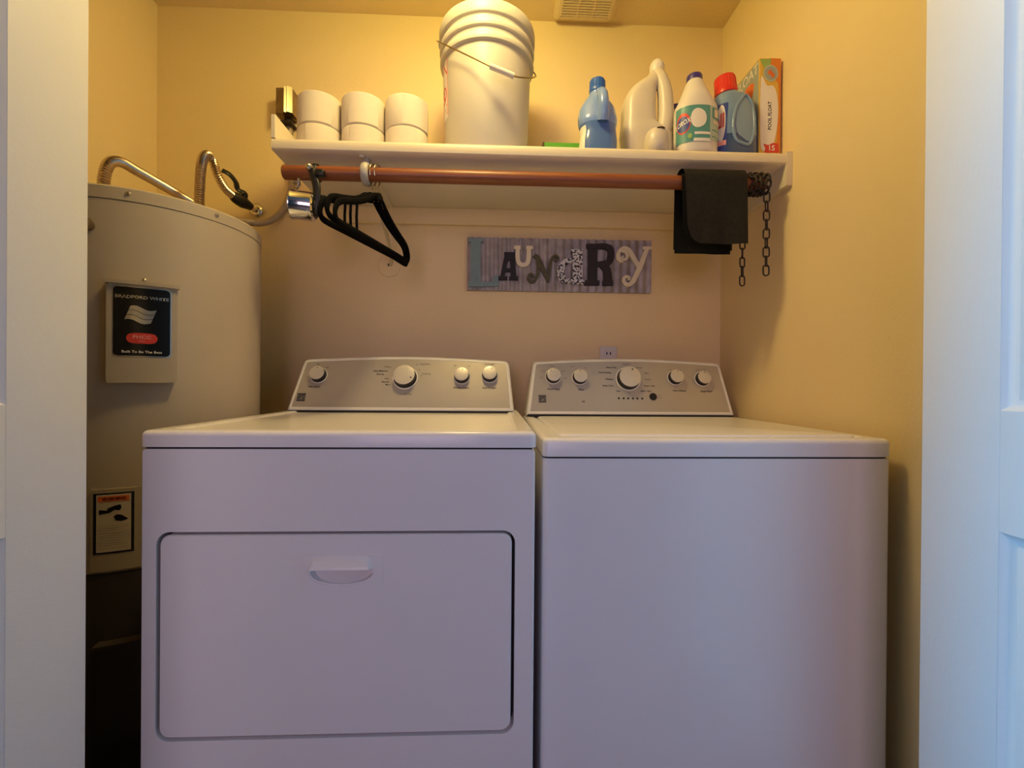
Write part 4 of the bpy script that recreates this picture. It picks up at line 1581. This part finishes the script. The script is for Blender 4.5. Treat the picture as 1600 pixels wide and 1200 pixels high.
polyf('red_sticker', [(.22, .150), (.45, .140), (.62, .160), (.88, .155), (.90, .11), (.92, .07), (.60, .066), (.28, .066), (.30, .11)], M_lred, .0013, sm=3)
bm = new(); text_map(bm, '15', .022, lambda x, y: fr(.58, .108, .0017) + Vector((x, 0, y)), bold=.02); obj('sticker_lettering', bm, M_lwhite, carton, 0)
bm = new(); text_map(bm, 'POOL FLOAT', .0155, lambda x, y: fr(.50, .43, .0014) + Vector((-y, 0, x)), bold=.01, sx=.92); obj('front_lettering', bm, M_lblack, carton, 0)


def sd(u, v, t=0):
    return Vector((FX0 - t, FY0 + u * (FY1 - FY0), ST + v * FH))


polyf('side_picture', [(0.01, .08), (.99, .08), (.99, .985), (.01, .985)], M_bgrey, .0005, fn=sd)
polyf('side_figure', [(.10, .80), (.20, .84), (.34, .80), (.38, .72), (.28, .66), (.14, .68)], M_lor, .0009, fn=sd, sm=3)
bm = new(); text_map(bm, 'POOL FLOAT', .042, lambda x, y: sd(.46, .915, .0012) + Vector((0, -x, y)), bold=.01, sx=.95); obj('side_lettering', bm, M_lwhite, carton, 0)

# ================================================================ wall sign
SX0, SX1, SZb, SZt = -.105, .583, 1.350, 1.546
SY = YB - .002
sign = thing('laundry_sign', 'rectangular tin wall sign spelling laundry in mixed letters', 'sign', ((SX0 + SX1) / 2, SY, SZb))
bm = new()
NX = 160
fro, bac = [], []
for i in range(NX + 1):
    x = SX0 + (SX1 - SX0) * i / NX
    d = .0022 * math.cos(2 * PI * (x - SX0) / .0305)
    fro.append((x, SY - .013 + d))
rings = []
for i, (x, y) in enumerate(fro):
    rings.append([Vector((x, y, SZb)), Vector((x, y, SZt)), Vector((x, SY, SZt)), Vector((x, SY, SZb))])
loops(bm, rings)
obj('tin_backing', bm, M_tin, sign, 60, 'corrugated galvanised tin')


def sg(x, y, t):
    """sign layout units: 0..1300 across, 0..372 up"""
    return Vector((SX0 + (x - 145) / 1300 * (SX1 - SX0), SY - .0152 - t, SZb + (515 + (x - 145) / 1300 * 28 - y) / 372 * (SZt - SZb)))


def letter(m, parts, th=.009):
    b = new()
    for q, p in enumerate(parts):
        kind = p[0]
        e = .00025 * q
        if kind == 'p':
            t = new(); plate(t, p[1], sg, -e, th + e); merge(b, t)
        else:
            t = new(); ribbon(t, p[1], p[2], sg, -e, th + e, p[3] if len(p) > 3 else 0); merge(b, t)
    return obj('letter', b, m, sign, 30)


def rc(x0, x1, y0, y1):
    return ('p', [(x0, y0), (x1, y0), (x1, y1), (x0, y1)])


letter(M_sblue, [rc(172, 240, 168, 492), rc(158, 258, 160, 184), rc(158, 362, 462, 494), ('p', [(330, 430), (364, 410), (364, 494), (320, 494)])])
letter(M_sblk, [('p', [(372, 446), (402, 446), (440, 262), (408, 262)]), ('p', [(440, 262), (474, 262), (492, 446), (452, 446)]), rc(402, 476, 256, 272), rc(404, 470, 368, 392), rc(364, 426, 424, 450), rc(438, 500, 424, 450), ('p', [(408, 262), (474, 262), (462, 310), (424, 310)])])
letter(M_scream, [('r', [(497, 225), (497, 300), (508, 335), (536, 346), (563, 335), (574, 300), (574, 225)], 30, 6), rc(470, 516, 212, 236), rc(556, 602, 214, 238)], .012)
letter(M_solive, [('r', [(612, 276), (640, 300), (672, 370), (700, 430), (714, 466)], [26, 34, 34, 26, 14], 6), ('r', [(714, 466), (720, 400), (726, 330), (742, 292), (764, 280), (780, 298), (768, 316), (752, 308)], [14, 18, 20, 20, 18, 16, 14, 12], 6),
                  ('r', [(634, 290), (640, 360), (634, 420), (612, 456), (588, 460), (572, 438), (580, 412), (602, 414), (604, 432)], [22, 22, 22, 22, 22, 20, 18, 16, 14], 6)])
letter(M_sspk, [rc(882, 950, 236, 478), rc(866, 884, 238, 262), ('p', [(950, 450), (966, 462), (966, 482), (882, 482), (882, 450)]),
                ('r', [(884, 322), (850, 318), (812, 344), (796, 396), (812, 446), (848, 462), (884, 446)], [24, 34, 46, 50, 46, 32, 24], 6)], .011)
letter(M_sbrown, [rc(992, 1056, 200, 488), rc(978, 1062, 198, 230), rc(968, 1072, 456, 490), ('r', [(1050, 216), (1106, 216), (1146, 234), (1152, 286), (1132, 330), (1050, 342)], [38, 40, 46, 48, 42, 34], 6),
                  ('r', [(1090, 340), (1122, 380), (1132, 440), (1136, 488)], [48, 56, 58, 58], 6), rc(1094, 1168, 458, 492)])
letter(M_scream, [('r', [(1238, 282), (1226, 300), (1240, 308), (1258, 292), (1250, 262), (1218, 258), (1196, 282), (1204, 314), (1206, 260), (1236, 232), (1272, 240), (1300, 280), (1330, 330), (1356, 366)][7:], [30, 24, 26, 30, 32, 32, 32], 6),
                   ('r', [(1236, 288), (1226, 302), (1250, 312), (1266, 288), (1250, 256), (1216, 252), (1197, 284), (1212, 318), (1240, 322)], [14, 16, 18, 20, 20, 20, 22, 20, 14], 6),
                   ('r', [(1408, 232), (1392, 270), (1366, 340), (1340, 400), (1310, 460), (1280, 486), (1250, 476), (1242, 446), (1262, 430), (1282, 440), (1276, 458)], [26, 32, 36, 36, 34, 28, 24, 22, 20, 18, 14], 6),
                   rc(1376, 1438, 220, 242)], .012)

# ================================================================ outlet, vent, lamp
ol = thing('power_outlet', 'white wall outlet half hidden behind the washer console', 'outlet', (.427, YB, 1.10))
bm = new(); plate(bm, rrect(.427, 1.098, .064, .104, .005, 4), frontal, YB - .0005, YB - .006, .002); obj('cover_plate', bm, M_outlet, ol, 40)
for zc in (1.1215, 1.0745):
    bm = new(); plate(bm, rrect(.427, zc, .033, .028, .012, 5), frontal, YB - .005, YB - .0078); soc = obj('socket', bm, M_outlet, ol, 40)
    bm = new()
    for dx in (-.0068, .0068):
        plate(bm, [(.427 + dx - .0022, zc - .004), (.427 + dx + .0022, zc - .004), (.427 + dx + .0022, zc + .006), (.427 + dx - .0022, zc + .006)], frontal, YB - .0076, YB - .0081)
    obj('slot', bm, M_black, soc)

vent = thing('ceiling_vent', 'square louvred exhaust vent on the ceiling at top of the photo', 'vent', (.31, 1.50, ZC))
VX0, VX1, VY0, VY1 = .205, .425, 1.405, 1.628
bm = new()
vo = rrect((VX0 + VX1) / 2, (VY0 + VY1) / 2, VX1 - VX0, VY1 - VY0, .010, 4)
vi = rrect((VX0 + VX1) / 2, (VY0 + VY1) / 2, VX1 - VX0 - .052, VY1 - VY0 - .056, .003, 4)
rings = [[Vector((u, v, ZC - .0005)) for u, v in vo], [Vector((u, v, ZC - .008)) for u, v in vo], [Vector((u, v, ZC - .020)) for u, v in inset(vo, .012)], [Vector((u, v, ZC - .021)) for u, v in inset(vo, .016)],
         [Vector((u, v, ZC - .022)) for u, v in vi], [Vector((u, v, ZC - .008)) for u, v in vi]]
loops(bm, rings, False, False)
obj('vent_frame', bm, M_vent, vent, 40)
bm = new(); box(bm, VX0 + .024, VX1 - .024, VY0 + .026, VY1 - .026, ZC - .006, ZC - .001); obj('vent_backing', bm, M_vdark, vent)
n = 15
for k in range(n):
    y = VY0 + .034 + (VY1 - VY0 - .068) * k / (n - 1)
    bm = new()
    box(bm, VX0 + .026, VX1 - .026, y - .0036, y + .0036, ZC - .0215, ZC - .0185)
    obj('slat', bm, M_vent, vent, 0)
for u in (1 / 3, 2 / 3):
    x = VX0 + .026 + (VX1 - VX0 - .052) * u
    bm = new(); box(bm, x - .0022, x + .0022, VY0 + .027, VY1 - .027, ZC - .0222, ZC - .010); obj('divider', bm, M_vent, vent, 0)
